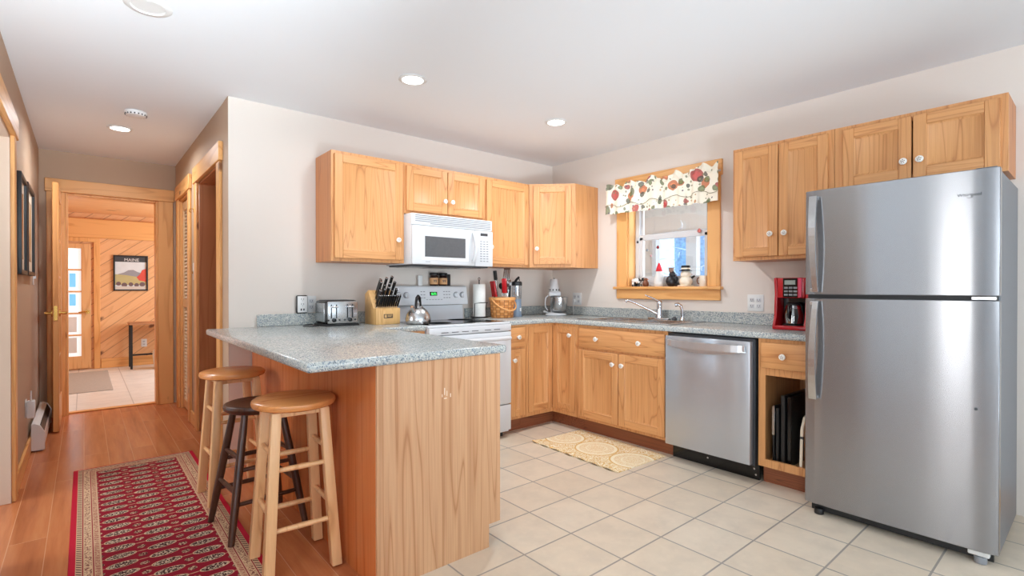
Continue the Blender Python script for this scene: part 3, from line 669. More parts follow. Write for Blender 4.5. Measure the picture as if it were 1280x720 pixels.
# diagonal corner cabinet
t = thing('corner_wall_cabinet', 'oak wall cabinet set diagonally across the kitchen corner above the stand mixer', 'cabinet', (-.305, -.305, UB), 0, GU)
hh = UT-UB
b = MB().prism([(-.303, -.0), (.0, -.303), (.303, -.303), (.303, .303), (-.303, .303)], 'z', 0, hh, 0); b.build('cabinet_box', oak_v, t)
L = .43; dm = Matrix.Translation((-.305, 0, 0)) @ Matrix.Rotation(R(-45), 4, 'Z') @ Matrix.Translation((0, -.001, 0))
b = MB().box(.002, L-.004, -.017, 0, 0.001, hh-.001, .001); b.build('face_frame', oak_v, t, dm)
dm2 = dm @ Matrix.Translation((0, -.0175, 0)); d = panel_door('door', t, .04, L-.045, .03, hh-.022, mx=dm2); k = knob(d, .075, .17); k.data.transform(dm2)
# right of the window
UX = -.305
wall_cab('tall two-door oak wall cabinet right of the window, above the coffee maker', (UX, -2.056, UB), R(-90), .612, UB, UT, [(.018, .298), (.304, .582)], [(.258, .165), (.344, .165)], GU)
wall_cab('wide two-door oak wall cabinet directly above the refrigerator', (UX, -2.67, 1.755), R(-90), .737, 1.755, UT, [(.045, .366), (.373, .71)], [(.335, .115), (.405, .115)], GU)

BT = .883       # top of base cabinets
BF = -.61
GB = 'oak base cabinets'
def base_cab(label, loc, rz, w, parts, cuts=None, depth=.6, group=GB, toe=True):
    t = thing('base_cabinet', label, 'cabinet', loc, rz, group)
    shell(t, 0, w, .114, BT, depth)
    frame(t, 0, w, .114, BT, cuts or [(.04, w-.04, .16, .68), (.04, w-.04, .72, .845)])
    if toe: MB().box(0, w, .075, .09, 0, .113).build('toe_board', toe_wood, t)
    for p in parts:
        kind, a, c, z0, z1, ks = p
        d = panel_door('door', t, a, c, z0, z1) if kind == 'door' else drawer_front('drawer' if kind == 'drawer' else 'false_drawer', t, a, c, z0, z1)
        for kx, kz in ks: knob(d, kx, kz)
    return t
base_cab('narrow oak base cabinet with one drawer over one door, right of the white range', (-1.12, BF, 0), 0, .198, [('drawer', .012, .172, .706, .866, [(.09, .786)]), ('door', .012, .172, .14, .688, [(.045, .6)])])
# corner base with the L-shaped pair of doors
t = thing('corner_base_cabinet', 'oak corner base cabinet with hinged pair of doors meeting in the inside corner', 'cabinet', (-.61, -.61, 0), 0, GB)
b = MB().prism([(-.31, .0195), (.0195, .0195), (.0195, -.3), (.6, -.3), (.6, .6), (-.31, .6)], 'z', .114, BT); b.build('cabinet_box', oak_v, t)
b = MB().box(-.31, .019, .0, .019, .114, .16).box(-.31, .019, 0, .019, .858, BT).box(-.31, -.288, 0, .019, .16, .858)
b.box(0, .019, -.3, 0, .114, .16).box(0, .019, -.3, 0, .858, BT).box(0, .019, -.3, -.266, .16, .858); b.build('face_frame', oak_v, t)
b = MB().box(-.31, .09, .075, .09, 0, .113).box(.075, .09, -.3, .075, 0, .113); b.build('toe_board', toe_wood, t)
d = panel_door('door', t, -.285, -.004, .145, .862, y=.015)
mx = Matrix.Rotation(R(-90), 4, 'Z'); d = panel_door('door', t, .006, .262, .145, .862, y=.015, mx=mx); k = knob(d, .215, .79, -.005); k.data.transform(mx)
base_cab('oak sink base cabinet with a long false drawer front and two doors below the window', (BF, -.912, 0), R(-90), .83, [('false', .014, .818, .702, .862, [(.21, .782), (.61, .782)]), ('door', .014, .412, .138, .684, [(.372, .6)]), ('door', .418, .818, .138, .684, [(.458, .6)])])
base_cab('narrow oak base cabinet with a drawer over an open shelf, between dishwasher and refrigerator', (BF, -2.362, 0), R(-90), .312, [('drawer', .02, .295, .71, .862, [(.15, .786)])], [(.04, .272, .16, .665), (.04, .272, .71, .845)])
# peninsula
t = thing('peninsula_cabinet', 'oak peninsula cabinet with veneered end panel under the overhanging countertop', 'cabinet', (-2.56, -.95, 0))
b = MB().prism([(-.31, 0), (.24, 0), (.24, .105), (.305, .105), (.305, BT), (-.31, BT)], 'y', -.955, -.943); ep = b.build('end_panel', oak_panel, t)
b = MB()
for x, z, w, h in ((-.0, .745, .004, .03), (.012, .735, .003, .022), (.004, .715, .014, .004), (.03, .725, .004, .016), (-.012, .728, .003, .012)): b.box(x-w/2, x+w/2, -.9556, -.9548, z-h/2, z+h/2)
b.build('scuff_mark', plain('scuff_white', (232, 214, 190), .6), ep)
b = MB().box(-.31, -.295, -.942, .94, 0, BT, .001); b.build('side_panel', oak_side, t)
b = MB().box(.286, .305, -.942, .31, .108, BT, .001); b.build('face_frame', oak_v, t)
b = MB().box(.225, .24, -.942, .31, 0, .104); b.build('toe_board', toe_wood, t)
for i in range(2):
    mx = Matrix.Translation((.305, 0, 0)) @ Matrix.Rotation(R(90), 4, 'Z')
    d = panel_door('door', t, -.9+i*.57, -.36+i*.57, .14, .68, mx=mx); k = knob(d, -.4+i*.57, .6); k.data.transform(mx)
    d = drawer_front('drawer', t, -.9+i*.57, -.36+i*.57, .705, .862, mx=mx); k = knob(d, -.63+i*.57, .785); k.data.transform(mx)
base_cab('oak base cabinet beside the left side of the range, behind the peninsula', (-2.235, BF, 0), 0, .346, [('drawer', .014, .332, .706, .866, [(.17, .786)]), ('door', .014, .332, .14, .688, [(.29, .6)])])

# ------------------------------------------------------------------ countertops
CT = .922
SX0, SX1, SY0, SY1 = -.515, -.085, -1.69, -.92      # cut-out for the sink
t = thing('countertop', 'grey speckled countertop running from the range round the corner to the refrigerator', 'countertop', (-.3, -1.2, CT), 0, 'speckled grey countertops')
b = MB().slab([-1.12, -.635, SX0, SX1, -.001], [-2.676, SY0, SY1, -.635, -.001], lambda x, y: (x > -.635 or y > -.635) and not (SX0 < x < SX1 and SY0 < y < SY1), BT+.001, CT, 'z', 0, .009, 3)
b.build('worktop', counter_mat, t, Matrix.Translation((.3, 1.2, -CT)))
b = MB().box(-1.12, -.001, -.021, -.001, CT, 1.005, .003).box(-.021, -.001, -2.676, -.022, CT, 1.005, .003); b.build('backsplash', counter_mat, t, Matrix.Translation((.3, 1.2, -CT)))
t = thing('peninsula_countertop', 'grey speckled countertop of the peninsula where toaster and knife block stand', 'countertop', (-2.7, -.9, CT), 0, 'speckled grey countertops')
mx = Matrix.Translation((2.7, .9, -CT))
b = MB().slab([-3.14, -2.224, -1.888], [-1.92, -.635, -.003], lambda x, y: x < -2.224 or y > -.635, BT+.001, CT, 'z', 0, .012, 3)
b.build('worktop', counter_mat, t, mx)
MB().box(-2.84, -1.888, -.022, -.002, CT, 1.005, .003).build('backsplash', counter_mat, t, mx)

# sink, faucet, sprayer
t = thing('sink', 'stainless steel double-bowl sink set into the countertop below the window', 'sink', (-.3, -1.28, CT))
b = MB().slab([-.545, SX0+.025, SX1-.075, -.055], [-1.72, SY0+.025, -1.295, -1.265, SY1-.025, -.84], lambda x, y: not (SX0+.025 < x < SX1-.075 and (SY0+.025 < y < -1.295 or -1.265 < y < SY1-.025)), CT+.0005, CT+.006, 'z', 0, .002, 2)
b.build('rim', steel_plain, t, Matrix.Translation((.3, 1.28, -CT)))
for ya, yb in ((SY0+.02, -1.29), (-1.27, SY1-.02)):
    b = MB(); x0, x1, z0, z1 = SX0+.02, SX1-.07, CT-.17, CT+.0003; w = .003
    b.box(x0, x1, ya, yb, z0, z0+w).box(x0, x0+w, ya, yb, z0+w, z1).box(x1-w, x1, ya, yb, z0+w, z1).box(x0+w, x1-w, ya, ya+w, z0+w, z1).box(x0+w, x1-w, yb-w, yb, z0+w, z1)
    b.cyl(((x0+x1)/2, (ya+yb)/2, z0+w), ((x0+x1)/2, (ya+yb)/2, z0+w+.004), .045, n=20)
    b.build('bowl', steel_plain, t, Matrix.Translation((.3, 1.28, -CT)))
fx, fy = -.09, -1.335; z0 = CT+.0065
t = thing('faucet', 'chrome single-lever kitchen faucet with long spout reaching over the sink', 'faucet', (fx, fy, z0))
b = MB().box(-.025, .025, -.1, .1, 0, .012, .006, 0, 2); b.build('base_plate', chrome, t)
b = MB().lathe([(.027, .012), (.026, .03), (.022, .05), (.022, .125), (.024, .135), (.02, .15), (.008, .157), (0, .158)], n=20); b.build('faucet_body', chrome, t)
sp = Vector((-.13, .2, .15))
b = MB().tube([(-.01, .014, .045), (-.035, .055, .07), (-.1, .155, .128), sp, sp+Vector((-.014, .022, .002)), sp+Vector((-.02, .03, -.012))], [.012, .0115, .011, .0105, .011, .011], 12); b.build('spout', chrome, t)
b = MB().tube([(-.005, .01, .15), (-.02, .05, .172), (-.045, .11, .2)], [.009, .007, .006], 10); b.build('lever', chrome, t)
t = thing('sink_sprayer', 'chrome pull-out sprayer standing right of the faucet', 'sprayer', (-.09, -1.545, z0))
b = MB().lathe([(.022, 0), (.02, .01), (.014, .02), (.013, .03)], n=16); b.build('holder', chrome, t)
b = MB().tube([(0, 0, .03), (-.002, .002, .08), (-.008, .01, .115), (-.022, .025, .128), (-.04, .045, .122)], [.011, .011, .013, .015, .016], 12); b.build('spray_head', chrome, t)
solo('sink_stopper', MB().lathe([(.02, 0), (.022, .008), (.015, .02), (.006, .026), (0, .027)], n=14), dark_grey, 'small dark stopper lying on the sink rim between faucet and sprayer', 'stopper', (-.085, -1.468, z0))

# ------------------------------------------------------------------ dishwasher
DY = -1.748; DW = .595
t = thing('dishwasher', 'stainless steel dishwasher with bowed bar handle under the countertop', 'dishwasher', (-.61, DY, 0), R(-90))
MB().box(0, DW, .0, .57, .1, .875, .002).build('tub', dark_grey, t)
MB().box(.004, DW-.01, -.048, -.001, .112, .86, .006, 0, 2).build('door_panel', steel_dw, t)
MB().box(.0, DW, .06, .075, 0, .1).build('kick_plate', black_gloss, t)
for x, z in ((.26, .055), (.575, .03), (.565, .065)): MB().cyl((x, .0595, z), (x, .0565, z), .006, n=10).build('screw', chrome, t)
b = MB(); N = 14; up = []; lo = []
for i in range(N+1):
    u = i/N; x = .03+u*(DW-.065); k = 1-(2*u-1)**2
    up.append((x, .836)); lo.append((x, .79-.03*k))
tb = bmesh.new()
for i in range(N):
    for (pa, pb) in ((i, i+1),):
        u0, u1 = pa/N, pb/N; k0, k1 = 1-(2*u0-1)**2, 1-(2*u1-1)**2; xa, xb = up[pa][0], up[pb][0]
        ya, yb2 = -.056-.045*k0**.5, -.056-.045*k1**.5
        b.prism([(xa, ya), (xb, yb2), (xb, yb2+.016), (xa, ya+.016)], 'z', .793-.004*k0, .835, 0)
        b.prism([(xa, .803), (xb, .803), (xb, .798-.04*k1), (xa, .798-.04*k0)], 'y', -.0515, -.0475, 0)
tb.free()
b.box(.028, .05, -.066, -.048, .797, .836, .003).box(DW-.057, DW-.035, -.066, -.048, .797, .836, .003)
b.build('handle', plain('handle_steel', (196, 197, 199), .3, .7, .03, 30), t)

# ------------------------------------------------------------------ refrigerator
FY = -2.687; FW = .744; FX = -.76
t = thing('refrigerator', 'large stainless steel top-freezer refrigerator with grey sides', 'refrigerator', (FX, FY, 0), R(-90))
MB().box(.004, FW-.004, .006, .62, .045, 1.688, .004).build('cabinet_body', fridge_side, t)
def fdoor(name, z0, z1):
    b = MB(); pts = []
    for i in range(17):
        u = i/16; pts.append((u*FW, -.048-.007*(1-(2*u-1)**2)-(.0 if 0 < i < 16 else -.008)))
    b.prism([(0, 0)]+pts+[(FW, 0)], 'z', z0, z1, 0, .003)
    return b.build(name, steel, t)
fz = fdoor('freezer_door', 1.152, 1.695); fd = fdoor('fridge_door', .058, 1.132)
MB().box(.01, FW-.01, -.03, .005, 1.133, 1.151).build('door_gasket', black_matte, t)
def fhandle(parent, z0, z1, flip):
    b = MB(); N = 12
    for i in range(N):
        u0, u1 = i/N, (i+1)/N
        def P(u):
            q = u if not flip else 1-u     # q=0 at the far end, 1 at the seam
            bow = math.sin(math.pi*min(1, .12+u*.76)); x = .03+.018*q
            return x, -.062-.05*bow, z0+(z1-z0)*u, .036-.012*q
        xa, ya, za, wa = P(u0); xb, yb, zb, wb = P(u1)
        tb = bmesh.new(); V = [tb.verts.new(p) for p in ((xa, ya, za), (xa+wa, ya, za), (xb+wb, yb, zb), (xb, yb, zb), (xa, ya+.012, za), (xa+wa, ya+.012, za), (xb+wb, yb+.012, zb), (xb, yb+.012, zb))]
        for f in ((0, 1, 2, 3), (4, 7, 6, 5), (0, 4, 5, 1), (3, 2, 6, 7), (0, 3, 7, 4), (1, 5, 6, 2)): tb.faces.new([V[i_] for i_ in f])
        bmesh.ops.recalc_face_normals(tb, faces=tb.faces); b._add(tb, 0)
    b.box(.034, .062, -.08, -.045, z0, z0+.02, .003).box(.034, .062, -.08, -.045, z1-.02, z1, .003)
    return b.build('handle', steel_plain, parent)
fhandle(fz, 1.165, 1.662, True); fhandle(fd, .61, 1.118, False)
text_mesh('brand_lettering', 'Whirlpool', .019, black_matte, fz, Matrix.Translation((.648, -.0522, 1.588)) @ RX @ Matrix.Identity(4))
b = MB().tube([(.64, -.0528, 1.5765), (.648, -.0527, 1.5745), (.662, -.0522, 1.578)], .0008, 6); b.build('brand_swoosh', grey_metal, fz)
MB().cyl((.672, -.046, .668), (.672, -.0535, .668), .006, n=12).build('magnet_spot', dark_grey, fd)
MB().box(.02, FW-.02, .0, .02, .012, .056).build('kick_grille', black_matte, t)
b = MB().box(FW-.08, FW-.012, -.02, .05, 1.6965, 1.703, .002); b.build('hinge_cover', fridge_side, t)
b = MB().box(FW-.09, FW-.01, -.045, -.005, 1.134, 1.15, .002); b.build('middle_hinge', steel_plain, t)
for xx in (.06, FW-.06):
    MB().cyl((xx, -.015, 0), (xx, -.015, .03), .022, n=16, b=.003).build('foot', light_key if xx > .3 else black_matte, t)
MB().box(FW-.1, FW-.03, -.03, .0, .032, .056, .003).build('lower_hinge', white_matte, t)

# ------------------------------------------------------------------ range and microwave
t = thing('range', 'white freestanding electric range with smooth black cooktop and high backguard', 'range', (-1.885, -.635, 0))
W = .76
MB().box(.004, W-.004, .002, .61, .04, .9, .003).build('range_body', grey_white, t)
MB().box(0, W, -.012, .56, .9005, .918, .006, 0, 2).build('cooktop_frame', white_gloss, t)
b = MB().box(.025, W-.025, .03, .53, .9185, .921, .001); b.build('cooktop_glass', black_gloss, t)
b = MB()
for x, y, r in ((.2, .17, .1), (.56, .17, .085), (.2, .41, .075), (.56, .41, .1)): MB().lathe([(r, 0), (r, .0004), (r-.004, .0004), (r-.004, 0)], (x, y, .9211), 28).build('burner_ring', dark_grey, t)
b = MB().box(.002, W-.002, -.03, .0015, .846, .9, .008, 0, 2); b.build('vent_fascia', white_gloss, t)
for k in range(6): MB().box(.1+k*.09+(.03 if k > 3 else 0), .16+k*.09+(.03 if k > 3 else 0), -.031, -.029, .862, .867).build('vent_slot', dark_grey, t)
d = MB().box(.004, W-.004, -.03, .0015, .27, .842, .006, 0, 2).build('oven_door', white_gloss, t)
MB().box(.12, W-.12, -.0315, -.0295, .38, .66, .002).build('oven_window', dark_window, d)
b = MB().tube([(.05, -.032, .79), (.05, -.066, .795), (.1, -.074, .795), (W-.1, -.074, .795), (W-.05, -.066, .795), (W-.05, -.032, .79)], .016, 12); b.build('handle', white_gloss, d)
MB().box(.004, W-.004, -.028, .0015, .06, .262, .006, 0, 2).build('storage_drawer', white_gloss, t)
for x in (.05, W-.05):
    for y in (.05, .55): MB().cyl((x, y, 0), (x, y, .04), .018, n=12).build('foot', black_matte, t)
bgd = MB().prism([(.56, .9185), (.607, .9185), (.607, 1.04), (.567, 1.04)], 'x', .03, W-.06, 0).build('backguard', grey_white, t)
b = MB().prism([(.525, 1.045), (.6, 1.045), (.606, 1.198), (.56, 1.205), (.545, 1.195)], 'x', .012, W-.03, 0, .006, 2); cp = b.build('control_panel', grey_white, bgd)
def on_panel(u, v, off=.0):   # point on the sloped control face: u along x, v 0..1 up
    y = .525+(.545-.525)*v-off; z = 1.045+(1.195-1.045)*v; return (u, y, z)
tilt = math.atan2(.02, .15)
def panel_mx(u, v, off=.0008): return Matrix.Translation(on_panel(u, v, off)) @ Matrix.Rotation(-tilt, 4, 'X')
b = MB().box(-.035, .035, -.001, .001, -.016, .016, .0005, 0, 1, panel_mx(.385, .62)); b.build('clock_window', black_gloss, bgd)
seg = {'8': 'abcdefg', '2': 'abged', '5': 'afgcd'}
b = MB()
def digit(b, ch, x, mx):
    w, h, s = .005, .008, .0012
    R_ = {'a': (-w, w, h-s, h+s), 'g': (-w, w, -s, s), 'd': (-w, w, -h-s, -h+s), 'f': (-w-s, -w+s, 0, h), 'b': (w-s, w+s, 0, h), 'e': (-w-s, -w+s, -h, 0), 'c': (w-s, w+s, -h, 0)}
    for k in seg[ch]:
        q = R_[k]; b.box(x+q[0], x+q[1], -.0018, -.0011, q[2], q[3], 0, 0, 1, mx)
for ch, x in (('8', -.014), ('2', .004), ('5', .02)): digit(b, ch, x, panel_mx(.385, .62))
b.build('clock_digits', green_lcd, bgd)
b = MB()
for (u0, n) in ((.27, 2), (.49, 3)):
    for i in range(n):
        for j in range(3): b.box(-.008, .008, -.0006, .0006, -.003, .003, 0, 0, 1, panel_mx(u0+i*.026, .4+.17*j))
for i in range(6): b.box(-.008, .008, -.0006, .0006, -.002, .002, 0, 0, 1, panel_mx(.32+i*.028, .3))
b.build('touch_key', light_key, bgd)
for u in (.06, .13, .61, .675):
    p = on_panel(u, .55); q = on_panel(u, .55, .022)
    b = MB().cyl(p, q, .022, .02, 20, 0, .003); b.cyl(p, on_panel(u, .55, .003), .027, n=20, m=1); b.box(-.003, .003, -.027, -.02, -.018, .018, .001, 0, 1, panel_mx(u, .55, 0)); b.build('control_dial', [grey_white, light_key], bgd)

MZ0, MZ1, MF = 1.352, 1.746, -.405
t = thing('microwave', 'white over-the-range microwave hung below the short wall cabinet', 'microwave', (-1.884, MF, MZ0)); W = .757; Hm = MZ1-MZ0
MB().box(0, W, .002, .403, .012, Hm-.001, .006, 0, 2).build('casing', white_gloss, t)
b = MB().box(0, W, -.012, .001, Hm-.088, Hm-.002, .008, 0, 2); g = b.build('vent_grille', white_gloss, t)
for k in range(5): MB().box(.16 if k == 0 else .03, W-.02, -.0135, -.0115, Hm-.075+.014*k, Hm-.069+.014*k).build('vent_slot', light_key, g)
d = MB().box(.001, .57, -.026, .001, .01, Hm-.092, .01, 0, 3).build('door', white_gloss, t)
MB().box(.105, .475, -.0272, -.0255, .07, .225, .002).build('door_window', dark_window, d)
b = MB().slab([.075, .1, .48, .505], [.045, .066, .229, .25], lambda x, z: not (.1 < x < .48 and .066 < z < .229), -.0278, -.0258, 'y', 0, .0008); b.build('window_surround', white_matte, d)
pts = []
for i in range(9):
    u = i/8; pts.append((.55, -.03-.04*math.sin(math.pi*u)**.7, .035+(Hm-.16)*u+.01))
b = MB().tube(pts, [.014]*9, 10); b.build('handle', white_gloss, d)
MB().box(.574, W-.001, -.024, .001, .01, Hm-.092, .008, 0, 2).build('control_panel', white_gloss, t)
MB().box(.625, .7, -.0255, -.0235, Hm-.135, Hm-.112, .001).build('display', dark_grey, t)
b = MB()
for i in range(3):
    for j in range(9): b.box(.622+i*.032, .642+i*.032, -.025, -.0238, .05+.02*j, .057+.02*j)
b.build('keypad', light_key, t)
MB().box(.11, .15, -.0268, -.0255, .03, .034).build('maker_mark', light_key, d)
b = MB().box(.02, W-.02, .02, .39, .0, .012, .003); bt = b.build('underside', dark_grey, t)
for k in range(3): MB().box(.06+k*.24, .24+k*.24, .1, .34, -.003, .0).build('grease_filter', steel_plain, bt)

# ------------------------------------------------------------------ things on the peninsula counter
t = thing('toaster', 'black and chrome four-slice toaster on the peninsula counter', 'toaster', (-2.354, -.18, CT)); W2 = .119
b = MB().box(-W2, W2, -.105, .105, .012, .178, .022, 0, 3); b.build('shell', black_gloss, t)
MB().box(-W2-.004, W2+.004, -.112, .112, .0, .014, .004).build('base', black_matte, t)
f = MB().box(-W2+.012, W2-.01, -.113, -.1, .018, .172, .006, 0, 2).build('front_plate', steel_plain, t)
MB().box(-W2-.003, -W2+.004, -.085, .085, .03, .16, .003).build('side_plate', steel_plain, t)
for cx_ in (-.062, .052):
    for q in (-.024, .012): MB().box(cx_+q, cx_+q+.008, -.1145, -.112, .055, .15, .0005).build('lever_slot', black_matte, f)
    b = MB().box(cx_-.026, cx_+.024, -.13, -.112, .128, .14, .003); b.build('lever', chrome, f)
    b = MB().cyl((cx_-.002, -.112, .042), (cx_-.002, -.128, .042), .015, .013, 16, 0, .002); b.build('browning_dial', black_gloss, f)
    for dx in (-.04, .036): MB().cyl((cx_+dx, -.112, .042), (cx_+dx, -.118, .042), .006, n=10).build('button', black_matte, f)
for y in (-.06, -.022, .022, .06): MB().box(-W2+.02, W2-.02, y-.011, y+.011, .177, .1795).build('bread_slot', dark_grey, t)
MB().tube([(-2.475, -.2, .929), (-2.52, -.24, .928), (-2.57, -.25, .928), (-2.6, -.22, .928), (-2.56, -.13, .93), (-2.5, -.1, .93)], .004, 8).build('power_cord', black_matte, t, Matrix.Translation((2.354, .18, -CT)))

# knife block and knives
KX, KY = -2.043, -.27; kx0 = .095
t = thing('knife_block', 'blond wooden knife block full of black-handled knives, beside the toaster', 'knife block', (KX, KY, CT))
b = MB().prism([(-.09, 0), (.1, 0), (.1, .22), (.045, .25), (-.045, .118), (-.09, .118)], 'x', -kx0, kx0, 0, .003, 2)
blk = b.build('block', block_wood, t)
b = MB().slab([-.036, .036], [.045, .075], lambda x, z: True, -.0912, -.0902, 'y'); b.box(-.03, -.013, -.0916, -.0911, .05, .07, 0, 1).box(-.006, .03, -.0916, -.0911, .064, .068, 0, 1).box(-.006, .024, -.0916, -.0911, .056, .06, 0, 1); b.build('logo_plate', [plain('logo_brown', (84, 62, 44), .5), plain('logo_light', (206, 164, 108), .5)], blk)
# local knife frame: +z out of the slot
kdir = Vector((0.1, -.42, .9)).normalized()
kx_ = (Vector((1, 0, 0))-kdir*kdir.x).normalized(); ky_ = kdir.cross(kx_)
KQ = Matrix(((kx_.x, ky_.x, kdir.x, 0), (kx_.y, ky_.y, kdir.y, 0), (kx_.z, ky_.z, kdir.z, 0), (0, 0, 0, 1)))
def knife(name, label, group, p, L, r, cat='knife'):
    k = thing(name, label, cat, p, 0, group)
    q = KQ
    b = MB().box(-r*.75, r*.75, -r*1.25, r*1.25, .012, L, r*.5, 0, 2); b.build('handle', black_gloss, k, q)
    b = MB().box(-r*.6, r*.6, -r*1.1, r*1.1, .002, .012, .001)
    b.build('bolster', chrome, k, q)
    MB().box(-r*.78, r*.78, -r*1.27, r*1.27, L-.006, L, .001).build('butt_cap', chrome, k, q)
for i in range(11):
    knife('steak_knife', 'black-handled steak knife in the front row of the knife block', 'steak knives in the front row', (KX-.082+i*.0164, KY-.062, CT+.1195), .105, .0058)
big = [(-.07, 0), (-.042, 0), (-.012, 0), (.02, 0), (.052, 0), (-.06, 1), (-.025, 1), (.012, 1), (.048, 1), (-.045, 2), (0, 2), (.04, 2)]
for i, (dx, row) in enumerate(big):
    yy = -.035+row*.027; zz = CT+.118+(yy+.045)*1.4625+.002
    knife('kitchen_knife', 'large black-handled kitchen knife in the upper rows of the knife block', 'large knives in the knife block', (KX+dx, KY+yy, zz), .128+.012*((i*7) % 3), .0098)

# kettle
t = thing('kettle', 'polished steel kettle with black handle beside the knife block', 'kettle', (-1.855, -.46, CT+.0005))
b = MB().lathe([(.075, 0), (.086, .004), (.092, .02), (.092, .04), (.085, .07), (.068, .098), (.045, .118), (.036, .122)], n=36); b.build('pot', steel_plain, t)
b = MB().lathe([(.037, .122), (.034, .128), (.012, .134), (.008, .142), (.013, .15), (.009, .158), (0, .159)], n=24); b.build('lid', steel_plain, t)
b = MB().tube([(-.045, -.03, .088), (-.068, -.045, .112), (-.084, -.056, .13)], [.02, .015, .012], 14); b.build('spout', steel_plain, t)
b = MB().tube([(-.038, -.03, .108), (-.034, -.026, .15), (-.018, -.014, .19), (0, 0, .202), (.02, .015, .19), (.036, .028, .15), (.04, .03, .108)], [.006, .008, .012, .013, .012, .008, .006], 10); b.build('handle', black_gloss, t)

# items on the range backguard
def rgz(): return 1.2045
solo('white_box', MB().box(-.018, .018, -.012, .012, 0, .085, .004, 0, 2), white_matte, 'narrow white box standing on the backguard left of the two dark jars', 'box', (-1.6, -.05, rgz()+.001))
for x, lb in ((-1.465, 'dark spice jar with orange label, left one on the range backguard'), (-1.375, 'dark spice jar with orange label, right one on the range backguard')):
    t = thing('spice_jar', lb, 'jar', (x, -.05, rgz()+.001), 0, 'spice jars on the backguard')
    MB().lathe([(.033, 0), (.036, .004), (.036, .075), (.03, .084), (.03, .088)], n=24).build('jar', plain('dark_jar', (38, 22, 18), .15), t)
    MB().lathe([(.037, .088), (.037, .106), (.034, .11), (0, .11)], n=24).build('lid', black_matte, t)
    MB().lathe([(.0366, .012), (.0366, .066)], n=24).build('paper_label', plain('orange_label', (214, 160, 110), .6), t)
    mx = Matrix.Translation((-.012, -.0372, .038)) @ Matrix.Rotation(R(-18), 4, 'Z') @ RX
    text_mesh('label_print', '99', .03, black_matte, t, mx)
solo('black_box', MB().box(-.016, .016, -.01, .012, 0, .1, .004, 0, 2), black_matte, 'slim black box behind the right spice jar on the backguard', 'box', (-1.318, -.045, rgz()+.001))

# ------------------------------------------------------------------ things right of the range
t = thing('paper_towel_stand', 'dark wire stand holding the paper towel roll beside the range', 'stand', (-1.048, -.13, CT))
b = MB().lathe([(.07, .003), (.07, .009), (.066, .009), (.066, .003)], n=28); b.cyl((0, 0, .004), (0, 0, .335), .005, n=10); b.tube([(.01*math.cos(a), 0, .345+.012*math.sin(a)) for a in [k*.6 for k in range(11)]], .003, 8)
b.tube([(-.07, 0, .006), (.07, 0, .006)], .004, 8).tube([(0, -.07, .006), (0, .07, .006)], .004, 8); b.build('rod_and_base', grey_metal, t)
b = MB(); b.tube([(-.068, -.02, .006), (-.085, -.05, .13), (-.04, -.078, .135), (.04, -.07, .135), (.06, -.03, .13), (.066, 0, .006)], .0035, 8); b.build('tension_arm', grey_metal, t)
for sx, sy in ((1, 1), (-1, 1), (1, -1), (-1, -1)): MB().ball((.05*sx, .05*sy, .006), .006).build('foot', grey_metal, t)
t = thing('paper_towel_roll', 'white paper towel roll standing on the dark wire holder', 'paper towel', (-1.048, -.13, CT+.0125))
b = MB().lathe([(.02, 0), (.056, 0), (.056, .285), (.02, .285), (.02, 0)], n=32); b.build('roll', paper, t)
b = MB().prism([(.056, -.003), (.062, .0), (.07, .03), (.074, .05), (.071, .05), (.066, .03), (.056, .01)], 'z', .0, .28); b.build('loose_sheet', paper, t)

t = thing('utensil_basket', 'round woven splint basket holding red and steel utensils', 'basket', (-.87, -.235, CT+.001))
b = MB().lathe([(0, .0), (.094, 0), (.1, .01), (.114, .17), (.116, .178), (.11, .178), (.096, .014), (0, .012)], n=40); b.build('basket_body', wicker, t)
b = MB(); b.lathe([(.1145, .155), (.12, .157), (.121, .178), (.112, .181)], n=40); b.build('rim', splint, t)
hp = [(1.06*.116*math.cos(a), -1.06*.116*abs(math.sin(a))*.98-.002, .165-.1*math.sin(a)) for a in [math.pi*k/14 for k in range(15)]]
b = MB().tube(hp, [.007]*15, 8); b.build('handle', splint, t)
BX, BY, BZ = -.87, -.235, CT+.016
def utensil(name, label, cat, parts, base, tip, group=None):
    o = thing(name, label, cat, (BX+base[0], BY+base[1], BZ), 0, group)
    d = Vector((tip[0]-base[0], tip[1]-base[1], tip[2])); L = d.length; q = d.to_track_quat('Z', 'Y').to_matrix().to_4x4()
    for nm, fn, mt in parts:
        b = MB(); fn(b, L); b.build(nm, mt, o, q)
    return o
rod = lambda a, c, r, n=10: (lambda b, L: b.cyl((0, 0, L*a), (0, 0, L*c), r, n=n))
def flat(a, c, w, th=.003): return lambda b, L: b.box(-w, w, -th, th, L*a, L*c, min(th*.9, .003), 0, 2)
utensil('grater', 'red-handled grater standing in the utensil basket', 'grater', [('blade', flat(.05, .62, .03, .004), steel_plain), ('handle', flat(.62, 1, .02, .014), red_gloss)], (.02, -.03), (-.04, -.075, .33))
utensil('tongs', 'black and steel tongs leaning out of the basket to the left', 'tongs', [('arm', flat(.0, .8, .009, .006), steel_plain), ('grip', flat(.8, 1, .013, .012), black_matte)], (-.03, .0), (-.1, -.02, .4))
utensil('red_spatula', 'broad red spatula at the left side of the utensil basket', 'spatula', [('handle', rod(0, .6, .008), black_matte), ('blade', flat(.55, 1, .042, .006), red_gloss)], (-.04, .02), (-.09, .03, .31))
utensil('kitchen_scissors', 'dark red kitchen scissors behind the red spatula', 'scissors', [('blade', flat(0, .6, .012, .003), steel_plain), ('grip', lambda b, L: b.tube([(.022*math.cos(a), 0, L*.85+.04*math.sin(a)) for a in [k*.5236 for k in range(12)]], .007, 8, 0, True), plain('dark_red', (120, 22, 28), .3))], (-.02, .04), (-.06, .06, .29))
